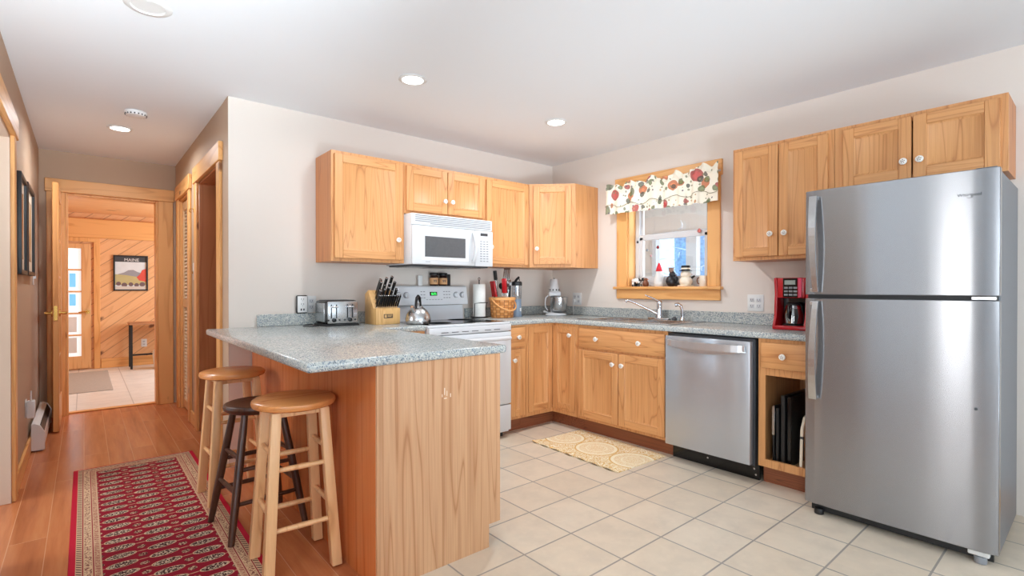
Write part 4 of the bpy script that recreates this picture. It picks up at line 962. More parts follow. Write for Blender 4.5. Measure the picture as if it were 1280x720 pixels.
utensil('slotted_turner', 'steel turner with wide blade standing highest in the basket', 'turner', [('handle', rod(0, .6, .006), chrome), ('blade', lambda b, L: [b.box(x-.005, x+.005, -.0015, .0015, L*.64, L*.98, .001) for x in (-.03, -.0155, 0, .0155, .03)] and b.box(-.035, .035, -.0015, .0015, L*.6, L*.66, .001) and b.box(-.035, .035, -.0015, .0015, L*.96, L, .001), steel_plain)], (.01, .0), (.075, .02, .43))
utensil('ladle', 'black ladle handle at the middle of the basket', 'ladle', [('handle', rod(0, .85, .007), black_matte), ('bowl', lambda b, L: b.lathe([(0, -.02), (.022, -.012), (.03, .01), (.026, .01), (.018, -.006), (0, -.012)], (0, 0, L*.92), 16, 0, RX), black_matte)], (.03, .02), (.03, .04, .29))
utensil('whisk', 'steel wire whisk at the right side of the basket', 'whisk', [('handle', rod(0, .55, .008), chrome), ('wire_loop', lambda b, L: [b.tube([(math.cos(a)*.022*math.sin(math.pi*u), math.sin(a)*.022*math.sin(math.pi*u), L*(.5+.5*math.sin(u*math.pi/2))) for u in [k/8 for k in range(9)]], .0018, 6) for a in (0, 1.05, 2.1, 3.14, 4.19, 5.24)], chrome)], (.04, -.01), (.1, .01, .32))
utensil('peeler', 'small black-handled peeler in front of the turner', 'peeler', [('handle', flat(.4, 1, .011, .009), black_matte), ('blade', flat(.0, .4, .01, .003), steel_plain)], (.045, -.03), (.055, -.045, .27))
utensil('wooden_spoon', 'thin steel serving spoon leaning right out of the basket', 'spoon', [('handle', rod(0, .8, .005), chrome), ('bowl', lambda b, L: b.ball((0, 0, L*.9), .02, .006, .032), chrome)], (.05, .02), (.13, .05, .33))

t = thing('blender', 'slim personal blender with grey-blue base and clear cup', 'blender', (-.665, -.2, CT+.0005))
MB().lathe([(.05, 0), (.052, .006), (.044, .03), (.041, .06), (.041, .155), (.043, .16)], n=28).build('motor_base', plain('blender_blue_grey', (126, 142, 160), .3), t)
MB().lathe([(.041, .161), (.043, .17), (.046, .285), (.044, .285), (.041, .17), (.039, .161)], n=28).build('cup', jar_glass, t)
b = MB().lathe([(.047, .286), (.048, .29), (.048, .315), (.04, .325), (0, .326)], n=28); b.tube([(-.02, 0, .322), (.0, 0, .345), (.025, 0, .365)], [.012, .012, .01], 10); b.tube([(.02, 0, .36), (.03, 0, .345), (.03, 0, .33)], .004, 8); b.build('lid', black_matte, t)
b = MB().box(.0, .018, -.0425, -.0405, .05, .08, .001); b.build('power_button', white_matte, t)

t = thing('stand_mixer', 'small white stand mixer with a steel bowl in the kitchen corner', 'mixer', (-.235, -.28, CT+.0005), R(-38))
b = MB().lathe([(.095, 0), (.102, .006), (.098, .018), (.08, .026), (.04, .03), (0, .031)], (.0, 0, 0), 36, 0, None, 1, .8); b.build('base', white_gloss, t)
b = MB().box(-.045, .0, .035, .075, .025, .2, .012, 0, 2); b.build('column', white_gloss, t)
b = MB().box(-.07, .045, -.045, .075, .185, .232, .012, 0, 3); b.build('head', white_gloss, t)
b = MB().lathe([(.05, .232), (.05, .255), (.047, .262), (.037, .345), (.03, .352), (0, .354)], (-.015, .01, 0), 28); b.build('motor_housing', white_gloss, t)
for a in range(10):
    an = a*2*math.pi/10; MB().box(-.006, .006, -.0012, .0012, -.008, .008, 0, 0, 1, Matrix.Translation((-.015+.0503*math.cos(an), .01+.0503*math.sin(an), .246)) @ Matrix.Rotation(an+math.pi/2, 4, 'Z')).build('vent_slot', dark_grey, t)
MB().cyl((-.015, .01, .353), (-.015, .01, .36), .008, n=12).build('top_knob', black_matte, t)
b = MB().lathe([(.045, .034), (.068, .05), (.078, .08), (.082, .175), (.085, .178), (.08, .178), (.075, .08), (.045, .042)], (.028, -.02, 0), 36); b.build('bowl', steel_plain, t)
b = MB().tube([(-.075, -.005, .19), (-.098, -.01, .17), (-.105, -.01, .12), (-.098, -.01, .075), (-.078, -.008, .05)], .006, 8); b.build('bowl_handle', white_gloss, t)
b = MB().tube([(-.08, -.03, .03), (-.105, -.045, .036), (-.12, -.05, .04)], [.006, .006, .009], 8); b.build('speed_lever', white_gloss, t)

# coffee maker
t = thing('coffee_maker', 'red and black drip coffee maker on the counter against the refrigerator', 'coffee maker', (-.23, -2.435, CT+.0005), R(-90))
for sx in (-1, 1):
    xs = sorted((sx*.1, sx*.082)); MB().prism([(-.115, .0), (.11, 0), (.11, .33), (-.1, .33), (-.09, .22), (-.1, .08), (-.125, .025)], 'x', xs[0], xs[1], 0, .004, 2).build('side_panel', red_gloss, t)
MB().box(-.1, .1, -.13, .1, 0, .026, .008, 0, 2).build('base', red_gloss, t)
MB().box(-.081, .081, .0, .108, .027, .2, .003).build('back_wall', black_gloss, t)
b = MB().box(-.081, .081, -.098, .108, .2005, .328, .008, 0, 2); b.build('brew_head', red_gloss, t)
p = MB().box(-.045, .04, -.104, -.097, .205, .325, .003).build('control_panel', black_gloss, t)
MB().box(-.034, .03, -.1055, -.1035, .285, .312, .001).build('display', lcd, p)
for i in range(3):
    for j in range(3): MB().box(-.036+i*.027, -.014+i*.027, -.1055, -.1035, .215+.022*j, .227+.022*j, .001).build('button', light_key, p)
MB().box(.045, .066, -.1035, -.097, .205, .325, .002).build('trim_strip', plain('pink_red', (214, 70, 100), .3), t)
MB().cyl((0, -.05, .0265), (0, -.05, .033), .062, n=28).build('hot_plate', black_matte, t)
t2 = thing('carafe', 'glass coffee carafe with dark handle inside the red coffee maker', 'carafe', (-.23-.05, -2.435, CT+.034), R(-90))
MB().lathe([(.05, 0), (.056, .006), (.058, .06), (.045, .105), (.04, .12), (.038, .12), (.043, .104), (.055, .06), (.053, .008), (0, .006)], n=32).build('glass', carafe_glass, t2)
MB().lathe([(.041, .12), (.042, .13), (.03, .138), (0, .139)], n=28).build('lid', black_matte, t2)
MB().lathe([(.046, .1), (.0475, .104), (.044, .114), (.041, .12)], n=28).build('band', chrome, t2)
b = MB().tube([(.0, -.045, .115), (.0, -.075, .112), (.0, -.08, .08), (.0, -.072, .045), (0, -.058, .04)], [.009, .01, .01, .009, .007], 10); b.build('handle', black_gloss, t2)

# ------------------------------------------------------------------ outlets
def outlet(label, loc, rz, gangs, group='wall outlets', dark=False):
    o = thing('wall_outlet', label, 'outlet', loc, rz, group); w = .036*gangs+.002*(gangs-1)
    w = .036 if gangs == 1 else .058
    MB().box(-w, w, -.006, -.0005, -.06, .06, .003, 0, 2).build('cover_plate', white_matte, o)
    for gx in ([0] if gangs == 1 else [-.024, .024]):
        b = MB()
        for zz in (-.022, .022):
            b.box(gx-.0165, gx+.0165, -.0085, -.0055, zz-.015, zz+.015, .005, 0, 2)
            b.box(gx-.0085, gx-.0055, -.0092, -.008, zz-.004, zz+.007, 0, 1).box(gx+.0055, gx+.0085, -.0092, -.008, zz-.004, zz+.007, 0, 1).box(gx-.002, gx+.002, -.0092, -.008, zz-.011, zz-.007, 0, 1)
        b.build('receptacle', [white_gloss, dark_grey], o)
    return o
outlet('white double-gang outlet on the wall between window and coffee maker', (0, -2.075, 1.078), R(-90), 2)
outlet('white outlet with plug on the wall right of the stand mixer', (0, -.345, 1.08), R(-90), 2)
outlet('white outlet plate on the wall just behind the outlet adapter', (-2.475, 0, 1.07), 0, 1)
t = thing('outlet_adapter', 'white outlet adapter with black rim plugged into the wall left of the toaster', 'adapter', (-2.545, -.001, 1.07))
MB().box(-.04, .04, -.03, 0, -.065, .065, .012, 0, 3).build('rim_housing', black_gloss, t)
b = MB().box(-.034, .034, -.034, -.0295, -.058, .058, .008, 0, 2)
for zz in (.035, .0):
    b.box(-.009, -.006, -.0347, -.0335, zz-.004, zz+.008, 0, 1).box(.006, .009, -.0347, -.0335, zz-.004, zz+.008, 0, 1).box(-.002, .002, -.0347, -.0335, zz-.012, zz-.008, 0, 1)
for xx in (-.009, .009): b.box(xx-.005, xx+.005, -.0347, -.0335, -.045, -.03, 0, 1)
b.build('face', [white_matte, dark_grey], t)
b = MB().box(-.015, .015, -.03, -.009, -.014, .014, .004); b.tube([(0, -.02, -.012), (0, -.03, -.05), (.005, -.03, -.13), (.01, -.05, -.152)], .003, 6)
solo('plug', b, white_matte, 'white plug in the outlet beside the mixer with its cord', 'plug', (0.0, -.321, 1.058), R(-90))

# ------------------------------------------------------------------ open shelf
t0 = (-.4, -2.43, .1315)
trays = [('black_baking_sheet', 'thin dark baking sheet, leftmost of the upright trays in the open shelf', 0.0, .345, .012, steel_plain), ('roasting_tray', 'black tray standing next to the leftmost baking sheet in the open shelf', .024, .335, .012, black_matte), ('black_tray', 'tall black tray standing in the middle of the open shelf', .055, .415, .018, black_matte), ('oven_tray', 'black oven tray leaning behind the white cutting board', .09, .41, .016, black_gloss)]
for nm, lb, off, h, th, mt in trays:
    o = thing(nm, lb, 'tray', (-.36, -2.428-off, .1312), 0, 'trays in the open shelf')
    MB().box(-.2, .2, -th/2, th/2, 0, h, .005, 0, 2).build('sheet', black_matte, o)
    MB().box(-.203, -.194, -th/2-.003, th/2+.003, .02 if mt is not steel_plain else .17, h+.002, .003).build('rolled_rim', mt, o)
t = thing('cutting_board', 'white plastic cutting board with handle slot at the right of the open shelf', 'cutting board', (-.42, -2.578, .1312), R(4))
pl = [(-.17, .02), (-.15, 0), (.15, 0), (.17, .02), (.17, .25), (.12, .3), (.02, .325), (-.1, .3), (-.15, .24)]
MB().prism(pl, 'y', -.008, .008, 0, .003, 2).build('board', cream, t)
b = MB().box(-.155, -.135, -.0095, .0095, .06, .2, .004, 0, 2); b.build('handle_slot', dark_grey, t)
solo('shelf_liner', MB().box(-.17, .17, -.115, .115, 0, .0008), plain('liner_tan', (196, 160, 120), .7), 'tan liner on the bottom of the open shelf', 'liner', (-.4, -2.518, .1302))

# ------------------------------------------------------------------ window sill things, valance
SZ = WZ0+.0122
t = thing('cow_figurine', 'small black and white cow figurine at the left end of the window sill', 'figurine', (.035, -1.02, SZ), R(95))
bw = NT('black_white_patches'); nz = bw.noise(bw.coord((1, 1, 1)), 26, 1); bw_m = bw.fin(bw.ramp(nz, [(.47, (30, 30, 32)), (.5, (236, 232, 226))]), .3)
b = MB().ball((0, 0, .052), .05, .026, .026).ball((-.052, 0, .066), .02, .016, .017).cyl((-.062, 0, .06), (-.078, 0, .055), .012, .01, 12)
for sx in (-.03, .03):
    for sy in (-.014, .014): b.cyl((sx, sy, .0), (sx, sy, .04), .009, .01, 10)
b.cyl((-.05, -.014, .078), (-.05, -.026, .088), .006, .002, 8).cyl((-.05, .014, .078), (-.05, .026, .088), .006, .002, 8)
b.build('body', bw_m, t)
t = thing('brown_bird_figurine', 'small brown bird figurine beside the cow on the window sill', 'figurine', (.03, -1.118, SZ), R(100))
b = MB().lathe([(.018, 0), (.026, .012), (.026, .035), (.016, .052), (.018, .06), (.012, .074), (0, .077)], n=20); b.build('body', brown, t)
MB().cyl((-.014, 0, .062), (-.028, 0, .06), .005, .001, 8).build('beak', orange, t)
t = thing('gnome_figurine', 'white bearded gnome figurine with red pointed hat on the window sill', 'figurine', (.04, -1.245, SZ), R(90))
MB().lathe([(.036, 0), (.042, .01), (.04, .05), (.03, .1), (.022, .13), (0, .14)], n=24).build('body', white_matte, t)
MB().lathe([(.012, .03), (.03, .06), (.034, .1), (.02, .125)], (0, -.014, 0), 20, 0, None, 1, .8).build('beard', plain('beard_white', (244, 244, 244), .8, bump=.4), t)
MB().lathe([(.026, .13), (.027, .136), (.021, .16), (.013, .182), (.006, .2), (0, .203)], n=22).build('hat', red_cloth, t)
MB().ball((0, -.034, .122), .008).build('nose', plain('nose_pink', (226, 170, 150), .5), t)
t = thing('bear_figurine', 'sitting black bear figurine in the middle of the window sill', 'figurine', (.035, -1.365, SZ), R(70))
b = MB().ball((0, .0, .045), .042, .046, .05).ball((0, -.012, .1), .027, .028, .026).ball((-.028, -.034, .018), .017, .034, .016).ball((.028, -.034, .018), .017, .034, .016).ball((-.034, -.026, .062), .011, .02, .024).ball((.034, -.026, .062), .011, .02, .024)
b.ball((-.018, -.006, .122), .009).ball((.018, -.006, .122), .009); b.build('body', plain('bear_black', (34, 33, 36), .35), t)
b = MB().ball((0, -.038, .094), .014, .016, .012); b.build('muzzle', brown, t)
MB().lathe([(.01, .12), (.02, .124), (.022, .15), (.026, .158), (.012, .156), (0, .154)], n=16).build('pot_on_head', plain('taupe', (150, 120, 104), .5), t)
t = thing('snowman_figurine', 'cream snowman figurine with black striped hat on the window sill', 'figurine', (.035, -1.498, SZ), R(75))
b = MB().ball((0, 0, .042), .058, .05, .044).ball((0, 0, .098), .044, .04, .038).ball((.03, -.03, .09), .022, .02, .024).box(-.05, .05, -.045, .045, 0, .012, .01, 0, 2); b.build('body', cream, t)
b = MB().lathe([(.05, .126), (.05, .131), (.036, .132), (.036, .168), (.033, .171), (0, .171)], n=26); h_ = b.build('hat', black_matte, t)
MB().lathe([(.0365, .14), (.0365, .152)], n=26).build('hat_band', cream, h_)
b = MB().cyl((-.006, -.038, .1), (-.01, -.062, .098), .006, .001, 10); b.build('nose', orange, t)
b = MB(); [b.ball((-.018+.02*i, -.037, .112), .0035) for i in range(2)]; [b.ball((-.008, -.048, .03+.018*i), .004) for i in range(2)]; b.build('coal', black_matte, t)
b = MB().tube([(.012, -.046, .1), (.03, -.052, .112), (.048, -.044, .1)], .005, 8); b.build('red_scarf', red_cloth, t)
MB().tube([(-.04, -.025, .07), (-.066, -.03, .085)], [.01, .008], 8).build('arm', black_matte, t)
t = thing('mug', 'cream mug with brown handle at the right end of the window sill', 'mug', (.03, -1.655, SZ), R(100))
MB().lathe([(.028, 0), (.03, .004), (.031, .085), (.028, .085), (.027, .006), (0, .005)], n=24).build('cup', cream, t)
b = MB().tube([(.029, 0, .07), (.046, 0, .066), (.05, 0, .045), (.044, 0, .024), (.029, 0, .02)], .005, 8); b.build('handle', brown, t)
# ornaments hanging inside the window
def orn(label, y, zt, z, r, mt, x=.09):
    o = thing('hanging_ornament', label, 'ornament', (x, y, z), 0, 'ornaments hanging in the window')
    b = MB().ball((0, 0, 0), r).cyl((0, 0, r*.9), (0, 0, r*1.25), r*.35, n=10); b.build('bauble', mt, o)
    MB().cyl((0, 0, r*1.2), (0, 0, zt-z), .0007, n=6).build('thread', white_matte, o)
orn('dark red bauble hanging over the left half of the lower sash', -1.2, 1.62, 1.54, .013, plain('dark_red_bauble', (130, 30, 36), .25))
orn('grey bauble hanging highest at the left of the window', -.99, 2.04, 1.6, .01, dark_grey)
orn('small red and white bauble hanging in front of the right sash bar', -1.585, 2.0, 1.65, .016, plain('red_white_bauble', (200, 110, 104), .3, var=.5, scale=80))
orn('small grey snowflake bauble hanging left in the lower sash', -1.09, 1.62, 1.52, .011, light_key)
orn('small rose bauble hanging lowest in the left of the lower sash', -1.13, 1.62, 1.47, .009, plain('rose_bauble', (196, 150, 150), .3))
t = thing('hanging_hook', 'white curved hook ornament hanging in the middle of the upper sash', 'ornament', (.088, -1.42, 1.715), 0, 'ornaments hanging in the window')
b = MB().tube([(0, .028, -.035), (0, .012, -.036), (0, -.006, -.025), (0, -.012, 0), (0, -.004, .025), (0, 0, .04)], [.003, .007, .01, .009, .006, .002], 8); b.build('icicle', white_gloss, t)
MB().cyl((0, 0, .038), (0, 0, .32), .0007, n=6).build('thread', white_matte, t)

# valance
t = thing('valance', 'cream fruit-print ruffled valance across the top of the kitchen window', 'valance', (-.07, -1.31, 2.0))
b = MB(); tb = bmesh.new(); NY, NZ = 150, 16; y0, y1 = .53, -.53; G = []
for j in range(NZ+1):
    v = j/NZ; row = []
    for i in range(NY+1):
        u = i/NY; y = y0+(y1-y0)*u; ph = u*46+1.2*math.sin(u*9)+.6*math.sin(u*23)
        ztop = .108+.016*math.sin(u*31)+.010*math.sin(u*57+1)+.03*max(0, u-.72)/.28; zb = -.15+.003*math.sin(u*40)-.012*u
        z = ztop+(zb-ztop)*v
        amp = .006+.008*v if v > .18 else .012
        pinch = -.012*math.exp(-((v-.17)/.05)**2)
        x = -amp*math.sin(ph*(1 if v > .18 else 2.1))-.012*v-pinch*-1 -.018
        row.append(tb.verts.new((x, y+.006*math.sin(ph*2)*v, z)))
    G.append(row)
for j in range(NZ):
    for i in range(NY): tb.faces.new((G[j][i], G[j][i+1], G[j+1][i+1], G[j+1][i]))
bmesh.ops.recalc_face_normals(tb, faces=tb.faces)
bmesh.ops.solidify(tb, geom=list(tb.faces), thickness=.0025)
b._add(tb, 0); cl = print_cloth(); body = b.build('ruffled_cloth', cl, t)
b = MB(); tb = bmesh.new(); prev = None; line = []
for i in range(NY+1):
    u = i/NY; ph = u*46+1.2*math.sin(u*9)+.6*math.sin(u*23); y = y0+(y1-y0)*u; v = .76
    z = (.108+.016*math.sin(u*31))+(-.142-.108)*v; line.append((-.0135*math.sin(ph)-.012*v-.024, y+.006*math.sin(ph*2)*v, z))
b.tube(line, .0022, 6); b.build('hem_cord', plain('hem_tan', (150, 138, 112), .8), body); tb.free()
MB().cyl((.015, .53, .075), (.015, -.525, .075), .008, n=12).build('curtain_rod', white_matte, t)

# ------------------------------------------------------------------ floor textiles
b = MB().box(-.328, .328, -3.6, 0, 0, .007, .002); solo('runner_rug', b, rug_mat(), 'crimson runner rug with rows of cream oval motifs along the peninsula', 'rug', (-3.466, .55, 0.0002))
tb = bmesh.new(); b = MB(); NX, NY = 20, 60; G = []
for j in range(NY+1):
    row = []
    for i in range(NX+1):
        u = i/NX-.5; v = j/NY-.5; x = u*.53; y = v*.83
        if i == 0: x -= .006*math.sin(v*42)
        z = .006+(.006*max(0, -u-.3)/.2*(1+math.sin(v*42)) if u < -.3 else 0)
        row.append(tb.verts.new((x, y, z)))
    G.append(row)
for j in range(NY):
    for i in range(NX): tb.faces.new((G[j][i], G[j][i+1], G[j+1][i+1], G[j+1][i]))
bmesh.ops.recalc_face_normals(tb, faces=tb.faces)
r_ = bmesh.ops.solidify(tb, geom=list(tb.faces), thickness=.005); b._add(tb, 0)
zs = min(v.co.z for v in b.bm.verts); bmesh.ops.translate(b.bm, verts=b.bm.verts, vec=(0, 0, -zs+.0003))
solo('kitchen_mat', b, mat_mat(), 'gold and cream medallion mat on the tiles before the sink', 'mat', (-.845, -1.3, 0), R(-2))
solo('door_mat', MB().box(-.36, .36, -.9, .9, 0, .008, .003), plain('mat_grey_taupe', (176, 168, 158), .9, 0, .08, 60, bump=.4), 'flat taupe doormat on the tiles of the entry room', 'mat', (-3.84, 4.62, 0.0))

# ------------------------------------------------------------------ bar stools
def stool(label, loc, rz, h, r, top, bot, legm, seatm, square, name='bar_stool'):
    t = thing(name, label, 'stool', loc, rz, 'bar stools at the peninsula')
    prof = [(0, h-.034), (r*.9, h-.034), (r*.975, h-.028), (r, h-.016), (r*.985, h-.006), (r*.93, h), (0, h-.001)] if square else [(0, h-.04), (r*.86, h-.04), (r*.96, h-.03), (r, h-.015), (r*.97, h-.004), (r*.9, h), (r*.6, h-.009), (0, h-.012)]
    MB().lathe(prof, n=48).build('seat', seatm, t)
    C = [(1, 1), (-1, 1), (-1, -1), (1, -1)]
    P0 = [Vector((sx*top, sy*top, h-.036)) for sx, sy in C]; P1 = [Vector((sx*bot, sy*bot, .0)) for sx, sy in C]
    for (sx, sy), a, c in zip(C, P0, P1):
        b = MB()
        if square:
            tb = bmesh.new(); w0, w1 = .019, .021
            A = [tb.verts.new(a+Vector((dx*w0, dy*w0, 0))) for dx, dy in ((-1, -1), (1, -1), (1, 1), (-1, 1))]; B = [tb.verts.new(c+Vector((dx*w1, dy*w1, 0))) for dx, dy in ((-1, -1), (1, -1), (1, 1), (-1, 1))]
            tb.faces.new(A); tb.faces.new(B)
            for i in range(4): tb.faces.new((A[i], A[(i+1) % 4], B[(i+1) % 4], B[i]))
            bmesh.ops.recalc_face_normals(tb, faces=tb.faces); bmesh.ops.bevel(tb, geom=list(tb.edges), offset=.004, segments=2, affect='EDGES', profile=.5); b._add(tb, 0)
        else:
            q = lambda u: a+(c-a)*u
            b.tube([q(0), q(.12), q(.4), q(.75), q(1)], [.015, .017, .019, .018, .014], 14)
        b.build('leg', legm, t)
    def at(i, z): u = (h-.036-z)/(h-.036); return P0[i]+(P1[i]-P0[i])*u
    lv = ((.26*h/.71, .2*h/.71), (.5*h/.71, .44*h/.71)) if square else ((.22, .17), (.37, .32))
    for hi, lo in lv:
        for i in range(4):
            z = hi if i % 2 else lo; p, q = at(i, z), at((i+1) % 4, z); d = (q-p).normalized()*.012
            b = MB().tube([p+d, (p+q)/2, q-d], [.0095, .0115, .0095], 12); b.build('rung', legm, t)
    if square:
        b = MB(); z = h-.06; a = top-.006
        for (x0, x1, y0, y1) in ((-a, a, a-.008, a+.008), (-a, a, -a-.008, -a+.008), (-a-.008, -a+.008, -a, a), (a-.008, a+.008, -a, a)): b.box(x0, x1, y0, y1, z, h-.0345, .002)
        b.build('apron', legm, t)
    return t
stool('light wooden bar stool with round seat, nearest the camera', (-3.042, -1.462, 0.0075), R(-3), .708, .17, .095, .135, light_wood, seat_wood, True)
stool('dark brown lower bar stool with turned round legs between the two light ones', (-3.07, -.975, 0.0075), R(4), .61, .155, .085, .17, dark_wood, dark_wood, False)
stool('light wooden bar stool farthest from the camera, by the hallway corner', (-3.082, -.48, 0.0075), R(2), .706, .17, .095, .135, light_wood, seat_wood, True)

# ------------------------------------------------------------------ ceiling fixtures
lens = glow('lamp_lens', (250, 250, 250), 9.0); trim_white = white_matte
def can(label, x, y, power):
    t = thing('recessed_light', label, 'ceiling light', (x, y, H), 0, 'lit recessed ceiling lights')
    MB().lathe([(.062, -.001), (.082, -.001), (.084, -.004), (.078, -.008), (.064, -.009), (.062, -.005)], n=40).build('trim_ring', trim_white, t)
    MB().lathe([(0, -.0055), (.0625, -.0055), (.0625, -.002), (0, -.002)], n=40).build('lens', lens, t)
    d = bpy.data.lights.new('lamp', 'AREA'); d.shape = 'DISK'; d.size = .12; d.energy = power; d.color = (.88, .94, 1.0); d.spread = R(165)
    o = bpy.data.objects.new('lamp', d); COL.objects.link(o); o.parent = t; o.location = (0, 0, -.012)
can('lit recessed light in the ceiling above the range side of the peninsula', -2.211, -1.016, CAN_POWER)
can('lit recessed light in the ceiling near the kitchen window corner', -.985, -1.02, CAN_POWER*1.4)
can('lit recessed light in the hallway ceiling beside the smoke detector', -3.517, 1.291, CAN_POWER*1.4)
t = thing('ceiling_speaker', 'round white unlit fixture in the ceiling at the top left of the photo', 'ceiling fixture', (-3.515, -.965, H))
MB().lathe([(.062, -.001), (.088, -.001), (.092, -.005), (.084, -.011), (.066, -.012), (.062, -.006)], n=40).build('trim_ring', trim_white, t)
MB().lathe([(0, -.004), (.0625, -.004), (.0625, -.002), (0, -.002)], n=40).build('lens', plain('lens_off', (206, 206, 206), .5), t)
t = thing('smoke_detector', 'round white smoke detector on the hallway ceiling', 'smoke detector', (-3.449, .762, H))
MB().lathe([(.065, -.0005), (.068, -.004), (.068, -.016), (.058, -.03), (.035, -.036), (0, -.037)], n=36).build('housing', white_matte, t)
for k in range(18):
    a = k*2*math.pi/18; MB().box(-.004, .004, -.0015, .0015, -.006, .006, 0, 0, 1, Matrix.Translation((.0645*math.cos(a), .0645*math.sin(a), -.022)) @ Matrix.Rotation(a+math.pi/2, 4, 'Z')).build('vent_slot', dark_grey, t)

# ------------------------------------------------------------------ hallway things
def picture(label, y0, y1, z0, z1, art):
    t = thing('framed_picture', label, 'picture', (-4.0495, (y0+y1)/2, (z0+z1)/2), R(90), 'framed pictures on the hallway wall'); w, h = (y1-y0)/2, (z1-z0)/2
    MB().slab([-w, -w+.028, w-.028, w], [-h, -h+.028, h-.028, h], lambda x, z: not (-w+.028 < x < w-.028 and -h+.028 < z < h-.028), -.028, 0, 'y', 0, .003).build('frame', black_matte, t)
    MB().box(-w+.028, w-.028, -.012, -.008, -h+.028, h-.028).build('mount', plain('mount_cream', (214, 200, 180), .6), t)
    MB().box(-w+.1, w-.1, -.0135, -.0125, -h+.1, h-.1).build('print', art, t)
picture('black framed abstract print on the left hallway wall, nearer the camera', .44, .86, 1.27, 1.885, art_mat('print_warm', [(.25, (120, 70, 50)), (.45, (206, 140, 90)), (.6, (230, 214, 190)), (.75, (70, 90, 120))], 5))
picture('black framed print on the left hallway wall, farther from the camera', .93, 1.5, 1.275, 1.9, art_mat('print_cool', [(.25, (60, 80, 110)), (.45, (200, 160, 110)), (.6, (220, 214, 200)), (.75, (90, 110, 90))], 5))
t = thing('wall_switch', 'white light switch plate on the left hallway wall', 'switch', (-4.0495, 1.78, 1.27), R(90))
MB().box(-.036, .036, -.006, 0, -.06, .06, .003, 0, 2).build('cover_plate', white_matte, t); MB().box(-.006, .006, -.018, -.005, -.01, .012, .002).build('toggle', white_gloss, t)
t = thing('hall_hook', 'small brass hook latch on the pine trim between the two hallway doors', 'hook', (-3.0085, 1.36, 1.86), R(-90))
MB().box(-.01, .01, -.004, 0, -.02, .02, .001).build('plate', brass, t); MB().tube([(0, -.004, .01), (0, -.03, .008), (0, -.034, -.015), (0, -.02, -.02)], .003, 8).build('hook', brass, t)
t = thing('hall_latch', 'slim white latch plate on the wall between the two hallway doors', 'latch', (-3.0085, 1.36, 1.33), R(-90))
MB().box(-.012, .012, -.006, 0, -.075, .075, .003).build('plate', white_matte, t); MB().box(-.02, .004, -.014, -.006, -.02, .0, .002).build('catch', brass, t)
# baseboard heater
t = thing('baseboard_heater', 'white electric baseboard heater low on the left hallway wall', 'heater', (-4.0335, 1.72, 0))
prof = [(0, .02), (.065, .02), (.07, .03), (.07, .13), (.045, .185), (.02, .2), (0, .2)]
b = MB(); b.prism([(x, z) for x, z in prof], 'y', -.46, .46, 0, .002); b.build('casing', white_matte, t)
CAP = [(-.0, .012), (.074, .012), (.076, .135), (.05, .19), (.02, .206), (0, .206)]
for q0, q1 in ((-.475, -.462), (.462, .475)): MB().prism(CAP, 'y', q0, q1, 0, .002).build('end_cap', white_matte, t)
b = MB().box(-.0, .05, -.44, .44, -.0035, .0035, .001, 0, 1, Matrix.Translation((.056, 0, .162)) @ Matrix.Rotation(R(65), 4, 'Y') @ Matrix.Translation((-.025, 0, 0))); b.build('outlet_slot', black_matte, t)
b = MB().box(.01, .06, -.44, .44, 0, .02); b.build('foot', light_key, t)
t = thing('plug_in_device', 'white plug-in device with antenna in the wall socket above the heater', 'plug-in device', (-4.0495, 1.05, .36), R(90))
MB().box(-.036, .036, -.006, 0, -.06, .06, .003).build('cover_plate', white_matte, t); MB().box(-.028, .034, -.05, -.0065, -.07, .05, .008, 0, 2).build('body', white_matte, t); MB().cyl((-.02, -.03, .05), (-.02, -.03, .12), .006, .005, 10).build('antenna', white_matte, t)

# ------------------------------------------------------------------ entry room things
t = thing('poster', 'black framed travel poster with a mountain landscape on the pine wall', 'poster', (-3.19, 5.8685, 1.413)); w, h = .212, .268
MB().slab([-w, -w+.02, w-.02, w], [-h, -h+.02, h-.02, h], lambda x, z: not (-w+.02 < x < w-.02 and -h+.02 < z < h-.02), -.028, 0, 'y', 0, .002).build('frame', black_matte, t)
p = MB().box(-w+.02, w-.02, -.01, -.006, -h+.02, h-.02).build('print', plain('poster_sky', (214, 222, 226), .4), t)
def pc(c, n): return plain('poster_'+n, c, .4)
MB().box(-w+.02, w-.02, -.0115, -.0098, .17, h-.02).build('title_band', pc((64, 66, 70), 'slate'), p)
MB().prism([(-.19, -.03), (-.08, .01), (-.03, .045), (.03, .05), (.08, .02), (.19, -.02), (.19, -.09), (-.19, -.09)], 'y', -.0115, -.0098).build('mountain', pc((150, 150, 156), 'mountain'), p)
MB().prism([(-.19, -.02), (-.06, -.03), (.1, -.06), (.19, -.06), (.19, -.18), (-.19, -.18)], 'y', -.0122, -.0115).build('meadow', pc((188, 178, 126), 'meadow'), p)
MB().prism([(.19, .07), (.14, .05), (.11, -.02), (.07, -.06), (.1, -.11), (.19, -.13)], 'y', -.013, -.0122).build('autumn_tree', pc((212, 84, 70), 'red'), p)
b = MB()
for x, z, r in ((-.15, -.16, .03), (-.08, -.18, .035), (0, -.17, .03), (.07, -.18, .03), (.14, -.17, .035)): b.cyl((x, -.0122, z), (x, -.0132, z), r, n=14)
b.build('shrubs', pc((110, 90, 92), 'shrub'), p); MB().box(-w+.02, w-.02, -.0142, -.0132, -h+.02, -.2).build('caption_band', pc((206, 200, 190), 'cream'), p)
text_mesh('title', 'MAINE', .062, white_matte, p, Matrix.Translation((.01, -.0122, .2)) @ RX)
t = thing('console_table', 'narrow console table with wooden top and black metal legs by the pine wall', 'table', (-2.87, 5.6, 0))
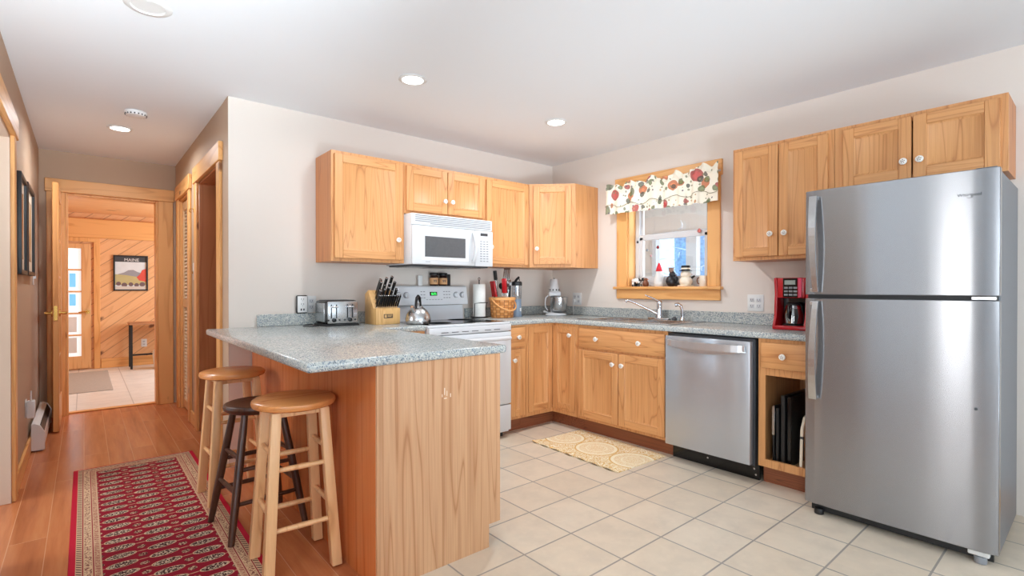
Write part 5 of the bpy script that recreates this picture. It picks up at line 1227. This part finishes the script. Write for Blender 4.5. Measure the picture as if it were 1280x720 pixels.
MB().box(-.37, .37, -.2, .19, .645, .675, .004).build('tabletop', wood('console_top', (190, 136, 96), (170, 116, 78), (130, 84, 54), 'x'), t)
for sx in (-1, 1):
    for sy in (-1, 1): MB().box(sx*.34-.014, sx*.34+.014, sy*.16-.014, sy*.16+.014, 0, .6445, .002).build('leg', black_matte, t)
MB().box(-.326, .326, .15, .17, .16, .185, .002).build('stretcher', black_matte, t)
outlet('white outlet on the pine wall below the console table', (-3.03, 5.8695, .34), 0, 1)
t = thing('waste_bin', 'white rounded bin under the console table, half hidden by the hallway door casing', 'bin', (-2.84, 5.3, 0.0))
MB().lathe([(.09, 0), (.11, .01), (.13, .2), (.13, .26), (.1, .3), (0, .32)], n=28).build('bin_body', white_matte, t)

# ------------------------------------------------------------------ added fill lights in dishes, unseen behind the camera
for (lx, ly, lz), tx, tz, rr, pw, colr, spr, lb in FILL_LIGHTS:
    t = thing('fill_dish', lb, 'lamp', (lx, ly, 0))
    rot = Matrix.Rotation(R(tz), 4, 'Z') @ Matrix.Rotation(R(tx), 4, 'X')
    mxl = Matrix.Translation((0, 0, lz)) @ rot
    MB().lathe([(.11, 0.0002), (.11, .008), (.02, .014), (0, .014)], n=24).build('base', black_matte, t)
    back = mxl @ Vector((0, 0, rr*.42+.01))
    MB().tube([(0, 0, .01), (back.x*.5, back.y*.5, back.z*.5), back], .009, 10).build('stand', black_matte, t)
    MB().lathe([(0, rr*.42), (.03, rr*.42), (rr*.6, rr*.36), (rr*.92, rr*.18), (rr, 0), (rr-.006, 0), (rr*.9, rr*.18-.004), (rr*.59, rr*.36-.008), (.03, rr*.42-.006), (0, rr*.42-.006)], n=32).build('dish', black_matte, t, mxl) # (rr*.59, rr*.36-.008), (rr*.9, rr*.18-.004), (rr-.006, 0)], n=32).build('dish', black_matte, t, mxl)
    d = bpy.data.lights.new('lamp', 'AREA'); d.shape = 'DISK'; d.size = rr*1.9; d.energy = pw; d.color = colr; d.spread = R(spr)
    o = bpy.data.objects.new('lamp', d); COL.objects.link(o); o.parent = t; o.matrix_local = mxl @ Matrix.Translation((0, 0, .012))
